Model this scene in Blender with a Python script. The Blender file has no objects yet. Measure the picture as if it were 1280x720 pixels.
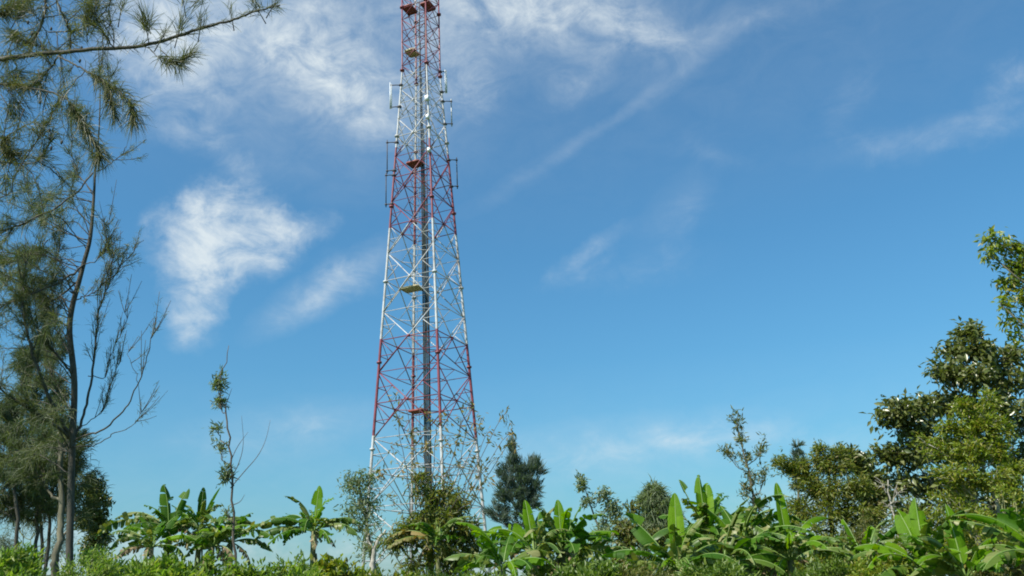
import bpy, math, random
import numpy as np
from mathutils import Vector, Matrix

# ------------------------------------------------------------------ camera, sky, sun
SC = bpy.context.scene
COL = SC.collection
PITCH, ROLL, FPX, EYE = math.radians(20.0), math.radians(2.8), 1100.0, 1.6
_f = np.array([0, math.cos(PITCH), math.sin(PITCH)])
_u = np.array([0, -math.sin(PITCH), math.cos(PITCH)])
_r = np.array([1.0, 0, 0])
CR = _r * math.cos(ROLL) - _u * math.sin(ROLL)
CU = _u * math.cos(ROLL) + _r * math.sin(ROLL)
cam = bpy.data.objects.new('camera', bpy.data.cameras.new('camera'))
COL.objects.link(cam)
cam.matrix_world = Matrix(((CR[0], CU[0], -_f[0], 0), (CR[1], CU[1], -_f[1], 0), (CR[2], CU[2], -_f[2], EYE), (0, 0, 0, 1)))
cam.data.sensor_width = 36
cam.data.lens = 36 * FPX / 1280
cam.data.clip_start = 0.05
cam.data.clip_end = 20000
SC.camera = cam

SUN_EL, SUN_AZ = math.radians(49), math.radians(226)       # azimuth clockwise from +Y
sd = Vector((math.sin(SUN_AZ) * math.cos(SUN_EL), math.cos(SUN_AZ) * math.cos(SUN_EL), math.sin(SUN_EL)))
sl = bpy.data.lights.new('sun', 'SUN')
sl.energy = 4.9
sl.angle = math.radians(0.5)
sl.color = (1.0, 0.94, 0.84)
sun = bpy.data.objects.new('sun', sl)
COL.objects.link(sun)
sun.rotation_euler = (-sd).to_track_quat('-Z', 'Y').to_euler()

SC.render.engine = 'CYCLES'
SC.cycles.filter_width = 1.9
SC.cycles.max_bounces = 6
SC.view_settings.view_transform = 'Standard'
SC.view_settings.look = 'None'
SC.view_settings.gamma = 1
SC.view_settings.use_curve_mapping = False
SC.view_settings.exposure = 0.65

W = bpy.data.worlds.new('World')
SC.world = W
W.use_nodes = True
NT = W.node_tree
NT.nodes.clear()
def wn(t, **kw):
    n = NT.nodes.new(t)
    for k, v in kw.items():
        setattr(n, k, v)
    return n
def wm(op, a, b=None, clamp=False):
    n = wn('ShaderNodeMath', operation=op, use_clamp=clamp)
    for i, v in enumerate((a, b)):
        if v is None: continue
        if isinstance(v, (int, float)): n.inputs[i].default_value = v
        else: NT.links.new(v, n.inputs[i])
    return n.outputs[0]
def wlink(a, b): NT.links.new(a, b)
sky = wn('ShaderNodeTexSky', sky_type='NISHITA')
sky.sun_disc = False
sky.sun_elevation = SUN_EL
sky.sun_rotation = SUN_AZ
sky.altitude = 0
sky.air_density = 1.3
sky.dust_density = 2.0
sky.ozone_density = 3.0
tint = wn('ShaderNodeMix', data_type='RGBA', blend_type='MULTIPLY')
tint.inputs[0].default_value = 1.0
tint.inputs[7].default_value = (0.40, 0.80, 0.965, 1)
wlink(sky.outputs[0], tint.inputs[6])
tc = wn('ShaderNodeTexCoord')
sx = wn('ShaderNodeSeparateXYZ')
wlink(tc.outputs['Generated'], sx.inputs[0])
az = wm('MULTIPLY', wm('ARCTAN2', sx.outputs[0], sx.outputs[1]), 57.2958)
el = wm('MULTIPLY', wm('ARCSINE', sx.outputs[2]), 57.2958)
ae = wn('ShaderNodeCombineXYZ')
wlink(az, ae.inputs[0]); wlink(el, ae.inputs[1])
# cloud banks: azimuth, elevation, half length, half height, tilt (degrees), thickness
BANKS = [(-19.4, 22.9, 4.6, 2.9, 8.0, 1.35), (-20.7, 20.9, 2.2, 3.5, -6.0, 1.15), (-15.6, 23.5, 3.2, 1.4, 17.0, 1.05), (-20.8, 24.8, 3.4, 1.6, 24.0, .8), (-21.1, 17.7, 1.8, 1.7, 3.0, 0.8), (-13.3, 19.5, 3.7, 1.2, 32.0, 0.62), (-11.0, 21.2, 3.3, 1.8, 15.0, 0.45),
 (-14.3, 34.5, 11.2, 4.5, -8.0, 0.56), (-17.9, 36.5, 8.9, 2.3, 5.0, 0.56), (-11.9, 32.7, 6.2, 2.6, -24.0, 0.6), (-24.1, 32.3, 4.3, 3.6, 8.0, 0.75), (-25.4, 34.4, 4.8, 2.7, 9.0, 0.85), (-21.0, 28.6, 2.5, 1.3, -8.0, 0.62), (-18.8, 27.5, 2.1, 1.0, -4.0, 0.4),
 (4.1, 37.4, 9.1, 2.3, -11.0, 0.75), (-2.2, 37.4, 5.6, 2.6, -2.0, 0.6), (10.7, 35.4, 5.2, 1.4, -25.0, 0.5), (-2.3, 33.1, 2.7, 2.0, -2.0, 0.6), (5.5, 32.7, 3.5, 1.4, 20.0, 0.42), (20.0, 34.8, 6.8, 1.0, 3.0, 0.3),
 (25.7, 25.6, 3.5, 1.2, -14.0, 0.4), (32.0, 25.2, 4.0, 1.2, -9.0, 0.48), (34.1, 27.4, 2.5, 1.2, 7.0, 0.55), (24.1, 28.6, 2.9, 1.2, 35.0, 0.3), (5.7, 21.9, 3.8, 0.9, 28.0, 0.36), (8.3, 20.5, 6.4, 1.4, 1.0, 0.3), (12.5, 23.4, 3.1, 1.3, 40.0, 0.3), (14.7, 27.4, 3.2, 1.1, -27.0, 0.26),
 (6.8, 9.3, 9.5, 1.2, 0.0, 0.4), (-14.8, 11.2, 6.0, 1.1, 8.0, 0.38), (12.9, 9.6, 6.7, 1.0, -5.0, 0.34), (-0.5, 8.2, 7.7, 0.8, 2.0, 0.3), (-26.0, 3.6, 12.5, 2.6, -1.0, 0.85), (-2.8, 2.2, 14.0, 2.4, -3.0, 0.75), (22.6, 3.0, 11.0, 3.4, -4.0, 0.95), (19.9, 8.3, 2.7, 1.2, -6.0, 0.5), (-30.4, 13.2, 3.8, 1.8, 4.0, 0.3),
 # round the rest of the sky
 (70, 30, 18, 8, 10, .8), (-75, 25, 16, 7, -8, .8), (120, 35, 22, 9, 20, .8), (180, 28, 25, 9, 0, .8), (-130, 40, 20, 9, 15, .7)]
# ragged the banks' outlines a little
warp = wn('ShaderNodeTexNoise'); warp.inputs['Scale'].default_value = 0.4; warp.inputs['Detail'].default_value = 8; warp.inputs['Roughness'].default_value = 0.6
wlink(ae.outputs[0], warp.inputs['Vector'])
wo = wn('ShaderNodeVectorMath', operation='SUBTRACT'); wlink(warp.outputs['Color'], wo.inputs[0]); wo.inputs[1].default_value = (.5, .5, .5)
ws = wn('ShaderNodeVectorMath', operation='SCALE'); wlink(wo.outputs[0], ws.inputs[0]); ws.inputs['Scale'].default_value = 2.5
aw = wn('ShaderNodeVectorMath', operation='ADD'); wlink(ae.outputs[0], aw.inputs[0]); wlink(ws.outputs[0], aw.inputs[1])
tot = None
for a0, e0, la, lb, t, s in BANKS:
    mp = wn('ShaderNodeMapping', vector_type='TEXTURE')
    mp.inputs['Location'].default_value = (a0, e0, 0)
    mp.inputs['Rotation'].default_value = (0, 0, math.radians(t))
    mp.inputs['Scale'].default_value = (la * 1.3, lb * 1.3, 1)
    wlink(aw.outputs[0], mp.inputs['Vector'])
    g = wn('ShaderNodeTexGradient', gradient_type='SPHERICAL')
    wlink(mp.outputs[0], g.inputs[0])
    v = wm('MULTIPLY', wm('POWER', g.outputs['Fac'], 0.8), s)
    tot = v if tot is None else wm('ADD', tot, wm('MULTIPLY', v, wm('SUBTRACT', 1.0, wm('MULTIPLY', tot, 0.6, True), True)))
STREAKS = [(12.9, 32.2, 4.6, 0.6, 22.0, 0.17), (6.8, 29.6, 6.5, 0.4, 25.0, 0.12), (1.8, 27.3, 6.5, 0.6, 25.0, 0.1), (16.5, 34.4, 6.0, 1.0, 16.0, 0.16), (5.6, 22.1, 3.4, 0.5, 28.0, 0.12), (11.5, 24.0, 4.0, 1.2, 38.0, 0.1), (28.5, 25.6, 8.0, 0.8, -2.0, 0.1), (5.0, 40.0, 60.0, 12.0, 0.0, 0.15), (0.0, 0.0, 120.0, 10.0, 0.0, 0.22), (-12.5, 20.2, 6.0, 1.2, 32.0, 0.3), (7.0, 9.4, 10.0, 1.6, 2.0, 0.26), (-14.8, 11.2, 7.0, 1.5, 8.0, 0.16), (-14.0, 34.0, 13.0, 6.0, -8.0, 0.34), (3.0, 36.8, 12.0, 3.4, -8.0, 0.32)]
half = wn('ShaderNodeVectorMath', operation='SCALE'); wlink(ws.outputs[0], half.inputs[0]); half.inputs['Scale'].default_value = 0.45
ah = wn('ShaderNodeVectorMath', operation='ADD'); wlink(ae.outputs[0], ah.inputs[0]); wlink(half.outputs[0], ah.inputs[1])
tot2 = None
for a0, e0, la, lb, t, s in STREAKS:
    mp = wn('ShaderNodeMapping', vector_type='TEXTURE')
    mp.inputs['Location'].default_value = (a0, e0, 0); mp.inputs['Rotation'].default_value = (0, 0, math.radians(t)); mp.inputs['Scale'].default_value = (la * 1.2, lb * 1.5, 1)
    wlink(ah.outputs[0], mp.inputs['Vector'])
    g = wn('ShaderNodeTexGradient', gradient_type='SPHERICAL'); wlink(mp.outputs[0], g.inputs[0])
    v = wm('MULTIPLY', g.outputs['Fac'], s)
    tot2 = v if tot2 is None else wm('ADD', tot2, v)
st = wn('ShaderNodeMapping'); st.inputs['Rotation'].default_value = (0, 0, math.radians(-28)); st.inputs['Scale'].default_value = (0.55, 1.0, 1)
wlink(ae.outputs[0], st.inputs['Vector'])
nz = wn('ShaderNodeTexNoise'); nz.inputs['Scale'].default_value = 0.5; nz.inputs['Detail'].default_value = 9; nz.inputs['Roughness'].default_value = 0.66; nz.inputs['Distortion'].default_value = 0.5
wlink(st.outputs[0], nz.inputs['Vector'])
nn = wm('MULTIPLY', wm('SUBTRACT', nz.outputs['Fac'], 0.5), 2.0)
dens = wm('MULTIPLY', tot, wm('ADD', 0.78, nn), False)
mr = wn('ShaderNodeMapRange', interpolation_type='SMOOTHSTEP')
mr.inputs['From Min'].default_value = 0.02; mr.inputs['From Max'].default_value = 1.45
wlink(dens, mr.inputs['Value'])
cm = wn('ShaderNodeMix', data_type='RGBA')
wlink(wm('ADD', wm('MULTIPLY', mr.outputs[0], 0.9), wm('MULTIPLY', tot2, wm('ADD', 0.62, wm('MULTIPLY', nn, 0.7)), True), True), cm.inputs[0])
wlink(tint.outputs[2], cm.inputs[6])
cm.inputs[7].default_value = (5.0, 5.5, 5.7, 1)
bg = wn('ShaderNodeBackground'); bg.inputs['Strength'].default_value = 0.1
wlink(cm.outputs[2], bg.inputs['Color'])
wo_ = wn('ShaderNodeOutputWorld')
wlink(bg.outputs[0], wo_.inputs[0])

def at(px, py, Y):
    """world point seen at a pixel of the 1280x720 photograph, Y metres ahead"""
    d = _f * FPX + CR * (px - 640) + CU * (360 - py)
    return np.array([0, 0, EYE]) + d * (Y / d[1])

# ------------------------------------------------------------------ materials
def nodes(name):
    m = bpy.data.materials.new(name)
    m.use_nodes = True
    nt = m.node_tree
    b = nt.nodes['Principled BSDF']
    return m, nt, b
def ramp(nt, cols, pos=None, const=False):
    r = nt.nodes.new('ShaderNodeValToRGB')
    r.color_ramp.interpolation = 'CONSTANT' if const else 'LINEAR'
    e = r.color_ramp.elements
    while len(e) < len(cols): e.new(0.5)
    for i, c in enumerate(cols):
        e[i].position = pos[i] if pos else i / max(1, len(cols) - 1)
        e[i].color = (*c, 1)
    return r
def leaf_mat(name, cols, rough=0.5, trans=0.3, tcol=None, pos=None, spec=0.4):
    m, nt, b = nodes(name)
    g = nt.nodes.new('ShaderNodeNewGeometry')
    r = ramp(nt, cols, pos)
    nt.links.new(g.outputs['Random Per Island'], r.inputs[0])
    nz = nt.nodes.new('ShaderNodeTexNoise'); nz.inputs['Scale'].default_value = 9; nz.inputs['Detail'].default_value = 4
    mx = nt.nodes.new('ShaderNodeMix'); mx.data_type = 'RGBA'; mx.blend_type = 'MULTIPLY'; mx.inputs[0].default_value = 0.45
    r2 = ramp(nt, [(.6, .6, .6), (1.25, 1.2, 1.1)], [.3, .7])
    nt.links.new(nz.outputs['Fac'], r2.inputs[0])
    nt.links.new(r.outputs[0], mx.inputs[6]); nt.links.new(r2.outputs[0], mx.inputs[7])
    nt.links.new(mx.outputs[2], b.inputs['Base Color'])
    b.inputs['Roughness'].default_value = rough
    b.inputs['Specular IOR Level'].default_value = spec
    t = nt.nodes.new('ShaderNodeBsdfTranslucent')
    hs = nt.nodes.new('ShaderNodeMix'); hs.data_type = 'RGBA'; hs.blend_type = 'MULTIPLY'; hs.inputs[0].default_value = 1
    hs.inputs[7].default_value = (*(tcol or (1.7, 1.9, 0.7)), 1)
    nt.links.new(mx.outputs[2], hs.inputs[6]); nt.links.new(hs.outputs[2], t.inputs[0])
    ms = nt.nodes.new('ShaderNodeMixShader'); ms.inputs[0].default_value = trans
    nt.links.new(b.outputs[0], ms.inputs[1]); nt.links.new(t.outputs[0], ms.inputs[2])
    nt.links.new(ms.outputs[0], nt.nodes['Material Output'].inputs[0])
    return m
def bark_mat(name, c1, c2, scale=14, bump=0.6):
    m, nt, b = nodes(name)
    tcn = nt.nodes.new('ShaderNodeTexCoord')
    mp = nt.nodes.new('ShaderNodeMapping'); mp.inputs['Scale'].default_value = (1, 1, 0.25)
    nz = nt.nodes.new('ShaderNodeTexNoise'); nz.inputs['Scale'].default_value = scale; nz.inputs['Detail'].default_value = 7; nz.inputs['Roughness'].default_value = 0.65
    nt.links.new(tcn.outputs['Object'], mp.inputs[0]); nt.links.new(mp.outputs[0], nz.inputs['Vector'])
    r = ramp(nt, [c1, c2], [.33, .68])
    nt.links.new(nz.outputs['Fac'], r.inputs[0]); nt.links.new(r.outputs[0], b.inputs['Base Color'])
    b.inputs['Roughness'].default_value = 0.85
    bp = nt.nodes.new('ShaderNodeBump'); bp.inputs['Strength'].default_value = bump; bp.inputs['Distance'].default_value = 0.02
    nt.links.new(nz.outputs['Fac'], bp.inputs['Height']); nt.links.new(bp.outputs[0], b.inputs['Normal'])
    return m
def plain_mat(name, c1, c2, rough=0.5, metal=0.0, scale=6):
    m, nt, b = nodes(name)
    tcn = nt.nodes.new('ShaderNodeTexCoord')
    nz = nt.nodes.new('ShaderNodeTexNoise'); nz.inputs['Scale'].default_value = scale; nz.inputs['Detail'].default_value = 6
    nt.links.new(tcn.outputs['Object'], nz.inputs['Vector'])
    r = ramp(nt, [c1, c2], [.35, .65])
    nt.links.new(nz.outputs['Fac'], r.inputs[0]); nt.links.new(r.outputs[0], b.inputs['Base Color'])
    b.inputs['Roughness'].default_value = rough; b.inputs['Metallic'].default_value = metal
    return m

M = {}
M['casuarina'] = leaf_mat('casuarina_needles', [(.05, .066, .03), (.078, .1, .044), (.11, .125, .056), (.135, .135, .068)], .55, .3)
M['casuarina_near'] = leaf_mat('casuarina_near_needles', [(.04, .055, .025), (.075, .09, .036), (.115, .12, .05), (.16, .14, .07)], .5, .3)
M['casuarina_dark'] = leaf_mat('casuarina_dark_needles', [(.035, .05, .02), (.055, .075, .028), (.08, .1, .038)], .6, .3)
M['conifer_blue'] = leaf_mat('conifer_needles', [(.05, .08, .065), (.075, .11, .09), (.1, .13, .11)], .6, .3)
M['broad_dark'] = leaf_mat('broad_leaves', [(.06, .08, .018), (.1, .12, .028), (.14, .16, .05), (.18, .185, .085)], .32, .24, spec=.6)
M['broad_mid'] = leaf_mat('mid_leaves', [(.06, .11, .014), (.1, .16, .022), (.15, .2, .034)], .42, .34)
M['yellow_green'] = leaf_mat('yellow_green_leaves', [(.09, .14, .01), (.145, .2, .016), (.2, .235, .024), (.22, .19, .03)], .45, .36)
M['bright'] = leaf_mat('bright_leaves', [(.06, .11, .014), (.11, .19, .022), (.16, .24, .034), (.22, .25, .055)], .5, .4)
M['olive'] = leaf_mat('olive_leaves', [(.055, .075, .013), (.09, .115, .02), (.13, .14, .028), (.15, .12, .035)], .45, .28)
M['brownish'] = leaf_mat('brownish_leaves', [(.08, .1, .03), (.15, .14, .05), (.24, .18, .07), (.3, .2, .09)], .55, .4)
M['greyleaf'] = leaf_mat('grey_leaves', [(.09, .13, .06), (.13, .17, .085), (.19, .22, .12)], .5, .35)
M['banana'] = leaf_mat('banana_leaf', [(.03, .085, .006), (.045, .115, .007), (.065, .145, .009)], .55, .34, (1.9, 2.1, .3), spec=.14)
M['banana_old'] = leaf_mat('banana_old_leaf', [(.035, .085, .008), (.07, .125, .014), (.13, .17, .035), (.24, .24, .1)], .42, .26, (1.7, 1.8, .4), spec=.32)
M['banana_young'] = leaf_mat('banana_young_leaf', [(.08, .18, .005), (.105, .22, .006), (.14, .26, .01)], .55, .45, (2.1, 2.0, .2), spec=.12)
M['banana_dead'] = leaf_mat('banana_dead_leaf', [(.12, .09, .05), (.2, .15, .08), (.28, .22, .13)], .7, .2, (1.3, 1.2, .8))
M['creeper'] = leaf_mat('creeper_leaves', [(.06, .085, .018), (.1, .13, .022), (.15, .18, .03), (.2, .17, .05)], .5, .36)
M['olive_light'] = leaf_mat('olive_light_leaves', [(.06, .09, .011), (.11, .15, .018), (.17, .195, .028), (.19, .16, .035)], .45, .34)
M['banana_yellow'] = leaf_mat('banana_yellow_leaf', [(.14, .14, .03), (.22, .18, .05), (.3, .22, .08)], .5, .3, (1.4, 1.3, .6))
M['midrib'] = plain_mat('banana_midrib', (.1, .18, .03), (.16, .23, .05), .5)
M['pseudostem'] = bark_mat('banana_stem', (.06, .055, .03), (.17, .18, .07), 8, .3)
M['bark'] = bark_mat('bark_olive', (.05, .048, .032), (.16, .145, .09))
M['bark_dark'] = bark_mat('bark_dark', (.03, .027, .02), (.09, .08, .06))
M['bark_pale'] = bark_mat('bark_pale', (.2, .185, .15), (.42, .39, .33))
M['bark_twig'] = bark_mat('twig', (.05, .04, .03), (.13, .1, .075))
M['stem_green'] = bark_mat('stem_green', (.1, .12, .04), (.2, .2, .09))

def band_mat():
    m, nt, b = nodes('tower_paint')
    tcn = nt.nodes.new('ShaderNodeTexCoord'); sp = nt.nodes.new('ShaderNodeSeparateXYZ')
    nt.links.new(tcn.outputs['Object'], sp.inputs[0])
    mp = nt.nodes.new('ShaderNodeMath'); mp.operation = 'DIVIDE'; mp.inputs[1].default_value = 56
    nt.links.new(sp.outputs[2], mp.inputs[0])
    wh, rd = (.47, .475, .48), (.21, .042, .056)
    zs = [0, 12.75, 19.6, 28.2, 35.0, 41.6, 49.5]
    r = ramp(nt, [wh, rd, wh, rd, wh, rd, wh], [z / 56 for z in zs], True)
    nt.links.new(mp.outputs[0], r.inputs[0])
    nz = nt.nodes.new('ShaderNodeTexNoise'); nz.inputs['Scale'].default_value = 1.3; nz.inputs['Detail'].default_value = 8; nz.inputs['Roughness'].default_value = .7
    nt.links.new(tcn.outputs['Object'], nz.inputs['Vector'])
    r2 = ramp(nt, [(.34, .27, .22), (.75, .7, .66), (1, 1, 1)], [.33, .45, .6])
    nt.links.new(nz.outputs['Fac'], r2.inputs[0])
    mx = nt.nodes.new('ShaderNodeMix'); mx.data_type = 'RGBA'; mx.blend_type = 'MULTIPLY'; mx.inputs[0].default_value = 0.9
    nt.links.new(r.outputs[0], mx.inputs[6]); nt.links.new(r2.outputs[0], mx.inputs[7])
    nt.links.new(mx.outputs[2], b.inputs['Base Color'])
    b.inputs['Roughness'].default_value = .45
    return m
M['band'] = band_mat()
M['galv'] = plain_mat('galvanised_steel', (.25, .27, .27), (.4, .42, .41), .45, .4)
M['cable'] = plain_mat('cable_jacket', (.014, .022, .024), (.028, .04, .04), .95)
M['red'] = plain_mat('red_steel', (.15, .03, .022), (.22, .045, .03), .6)
M['tan'] = plain_mat('weathered_steel', (.28, .23, .12), (.42, .36, .2), .6)
M['dark'] = plain_mat('dark_steel', (.03, .03, .038), (.065, .06, .07), .75)
M['panel'] = plain_mat('antenna_plastic', (.6, .62, .64), (.72, .73, .74), .4)
M['concrete'] = plain_mat('concrete', (.25, .24, .22), (.36, .35, .32), .85, 0, 4)

# ------------------------------------------------------------------ mesh helpers
def nrm(v):
    v = np.asarray(v, float)
    return v / np.maximum(np.linalg.norm(v, axis=-1, keepdims=True), 1e-9)
class MB:
    def __init__(s):
        s.v, s.t, s.q, s.n = [], [], [], 0
    def add(s, v, t=None, q=None):
        v = np.asarray(v, float).reshape(-1, 3)
        if t is not None and len(t): s.t.append(np.asarray(t, int).reshape(-1, 3) + s.n)
        if q is not None and len(q): s.q.append(np.asarray(q, int).reshape(-1, 4) + s.n)
        s.v.append(v); s.n += len(v)
    def tube(s, pts, rad, n=6):
        pts = np.asarray(pts, float); k = len(pts)
        rad = np.broadcast_to(np.asarray(rad, float), (k,))
        T = nrm(np.gradient(pts, axis=0))
        ref = np.array([0.31, 0.17, 0.93]) if abs(T[0][2]) < .8 else np.array([.96, .21, .1])
        ring = []
        a = np.arange(n) * 2 * math.pi / n
        for i in range(k):
            ref = ref - T[i] * ref.dot(T[i]); ref = ref / (np.linalg.norm(ref) + 1e-9)
            B = np.cross(T[i], ref)
            ring.append(pts[i] + rad[i] * (np.cos(a)[:, None] * ref + np.sin(a)[:, None] * B))
        v = np.concatenate(ring + [pts[:1], pts[-1:]])
        i = np.arange(k - 1)[:, None] * n; j = np.arange(n)[None, :]; j2 = (j + 1) % n
        q = np.stack([i + j, i + j2, i + n + j2, i + n + j], -1).reshape(-1, 4)
        jj = np.arange(n); c0, c1 = k * n, k * n + 1
        t = np.concatenate([np.stack([np.full(n, c0), (jj + 1) % n, jj], -1), np.stack([np.full(n, c1), (k - 1) * n + jj, (k - 1) * n + (jj + 1) % n], -1)])
        s.add(v, t, q)
    def bar(s, a, b, r, n=5):
        s.tube([a, b], [r, r], n)
    def box(s, c, size, rot=None):
        c = np.asarray(c, float); h = np.asarray(size, float) / 2
        bv = min(h) * .12
        # chamfered along the vertical edges
        prof = [(-1, -1, 0, 1), (-1, -1, 1, 0), (1, -1, -1, 0), (1, -1, 0, 1), (1, 1, 0, -1), (1, 1, -1, 0), (-1, 1, 1, 0), (-1, 1, 0, -1)]
        P = np.array([(x * h[0] + dx * bv, y * h[1] + dy * bv) for x, y, dx, dy in prof])
        v = np.concatenate([np.c_[P, np.full(8, -h[2])], np.c_[P, np.full(8, h[2])], [[0, 0, -h[2]], [0, 0, h[2]]]])
        if rot is not None: v = v @ np.asarray(rot).T
        j = np.arange(8); j2 = (j + 1) % 8
        s.add(v + c, np.concatenate([np.stack([np.full(8, 16), j2, j], -1), np.stack([np.full(8, 17), 8 + j, 8 + j2], -1)]), np.stack([j, j2, 8 + j2, 8 + j], -1))
    def leaves(s, P, D, N, L, Wd, fold=.12, sag=.1):
        k = len(P); D = nrm(D); S = nrm(np.cross(D, N)); N = np.cross(S, D)
        L = np.broadcast_to(L, (k,))[:, None]; Wd = np.broadcast_to(Wd, (k,))[:, None]
        mid = P + D * L * .45
        v = np.stack([P, mid - S * Wd / 2 + N * Wd * fold, P + D * L - N * L * sag, mid + S * Wd / 2 + N * Wd * fold], 1).reshape(-1, 3)
        i = np.arange(k)[:, None] * 4
        t = np.concatenate([i + [0, 2, 1], i + [0, 3, 2]])
        s.add(v, t)
    def needles(s, P, D, L, w, droop, rng):
        k = len(P); D = nrm(D)
        L = np.broadcast_to(L, (k,))[:, None]
        S = nrm(np.cross(D, rng.normal(size=(k, 3)))) * (w / 2)
        mid = P + D * L * .5
        D2 = nrm(D + np.array([0, 0, -1.]) * np.broadcast_to(droop, (k,))[:, None])
        tip = mid + D2 * L * .5
        v = np.stack([P - S, P + S, mid - S, mid + S, tip], 1).reshape(-1, 3)
        i = np.arange(k)[:, None] * 5
        s.add(v, i + [2, 3, 4], i + [0, 1, 3, 2])
    def build(s, name, mat, parent=None, off=None, smooth=True):
        v = np.concatenate(s.v) if s.v else np.zeros((0, 3))
        if off is not None: v = v - np.asarray(off)
        t = np.concatenate(s.t) if s.t else np.zeros((0, 3), int)
        q = np.concatenate(s.q) if s.q else np.zeros((0, 4), int)
        me = bpy.data.meshes.new(name)
        me.vertices.add(len(v)); me.vertices.foreach_set('co', v.astype(np.float32).ravel())
        me.loops.add(t.size + q.size); me.loops.foreach_set('vertex_index', np.concatenate([t.ravel(), q.ravel()]).astype(np.int32))
        me.polygons.add(len(t) + len(q))
        me.polygons.foreach_set('loop_start', np.concatenate([np.arange(len(t)) * 3, t.size + np.arange(len(q)) * 4]).astype(np.int32))
        me.polygons.foreach_set('use_smooth', np.full(len(t) + len(q), smooth))
        me.update(calc_edges=True)
        me.materials.append(mat)
        o = bpy.data.objects.new(name, me); COL.objects.link(o)
        if parent is not None: o.parent = parent
        return o
def tag(o, label, cat, group=None, kind=None):
    o['label'] = label; o['category'] = cat
    if group: o['group'] = group
    if kind: o['kind'] = kind
    return o
def thing(name, label, cat, loc, group=None, rz=0):
    o = bpy.data.objects.new(name, None); COL.objects.link(o)
    o.location = tuple(loc); o.rotation_euler = (0, 0, rz); o.empty_display_size = .3
    return tag(o, label, cat, group)
def spline(P, per=5):
    P = np.asarray(P, float)
    if len(P) < 3:
        return np.array([P[0] + (P[-1] - P[0]) * t for t in np.linspace(0, 1, per + 1)])
    Q = np.concatenate([[2 * P[0] - P[1]], P, [2 * P[-1] - P[-2]]])
    out = []
    for i in range(1, len(Q) - 2):
        for t in np.linspace(0, 1, per, endpoint=False):
            a, b, c, d = Q[i - 1:i + 3]
            out.append(.5 * ((2 * b) + (c - a) * t + (2 * a - 5 * b + 4 * c - d) * t * t + (3 * b - a - 3 * c + d) * t ** 3))
    out.append(P[-1])
    return np.array(out)
def wander(rng, pts, amp):
    n = len(pts); w = np.cumsum(rng.normal(0, amp, (n, 3)), axis=0)
    w -= w[0] + (w[-1] - w[0]) * np.linspace(0, 1, n)[:, None]
    return pts + w
def pol(P):          # list of (px, py, Y)
    return np.array([at(*p) for p in P])

# ------------------------------------------------------------------ ground
def ground():
    n = 90
    g = np.linspace(-1, 1, n); g = np.sign(g) * np.abs(g) ** 3 * 6000
    X, Yy = np.meshgrid(g, g)
    R = np.hypot(X, Yy)
    rng = np.random.default_rng(3)
    Z = np.where(R > 3, rng.normal(0, .03, X.shape), 0) - np.clip((R - 120) / 900, 0, 1) * 12
    v = np.stack([X, Yy, Z], -1).reshape(-1, 3)
    i = np.arange(n - 1)[:, None] * n; j = np.arange(n - 1)[None, :]
    b = MB(); b.add(v, None, np.stack([i + j, i + j + 1, i + n + j + 1, i + n + j], -1).reshape(-1, 4))
    m, nt, bs = nodes('grass_soil')
    tcn = nt.nodes.new('ShaderNodeTexCoord')
    nz = nt.nodes.new('ShaderNodeTexNoise'); nz.inputs['Scale'].default_value = .8; nz.inputs['Detail'].default_value = 10
    nt.links.new(tcn.outputs['Object'], nz.inputs['Vector'])
    r = ramp(nt, [(.035, .06, .014), (.07, .11, .025), (.14, .1, .05)], [.35, .55, .75])
    nt.links.new(nz.outputs['Fac'], r.inputs[0]); nt.links.new(r.outputs[0], bs.inputs['Base Color'])
    bs.inputs['Roughness'].default_value = .95
    bp = nt.nodes.new('ShaderNodeBump'); bp.inputs['Distance'].default_value = .15
    nt.links.new(nz.outputs['Fac'], bp.inputs['Height']); nt.links.new(bp.outputs[0], bs.inputs['Normal'])
    o = b.build('ground', m); o['kind'] = 'structure'
ground()

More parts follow.
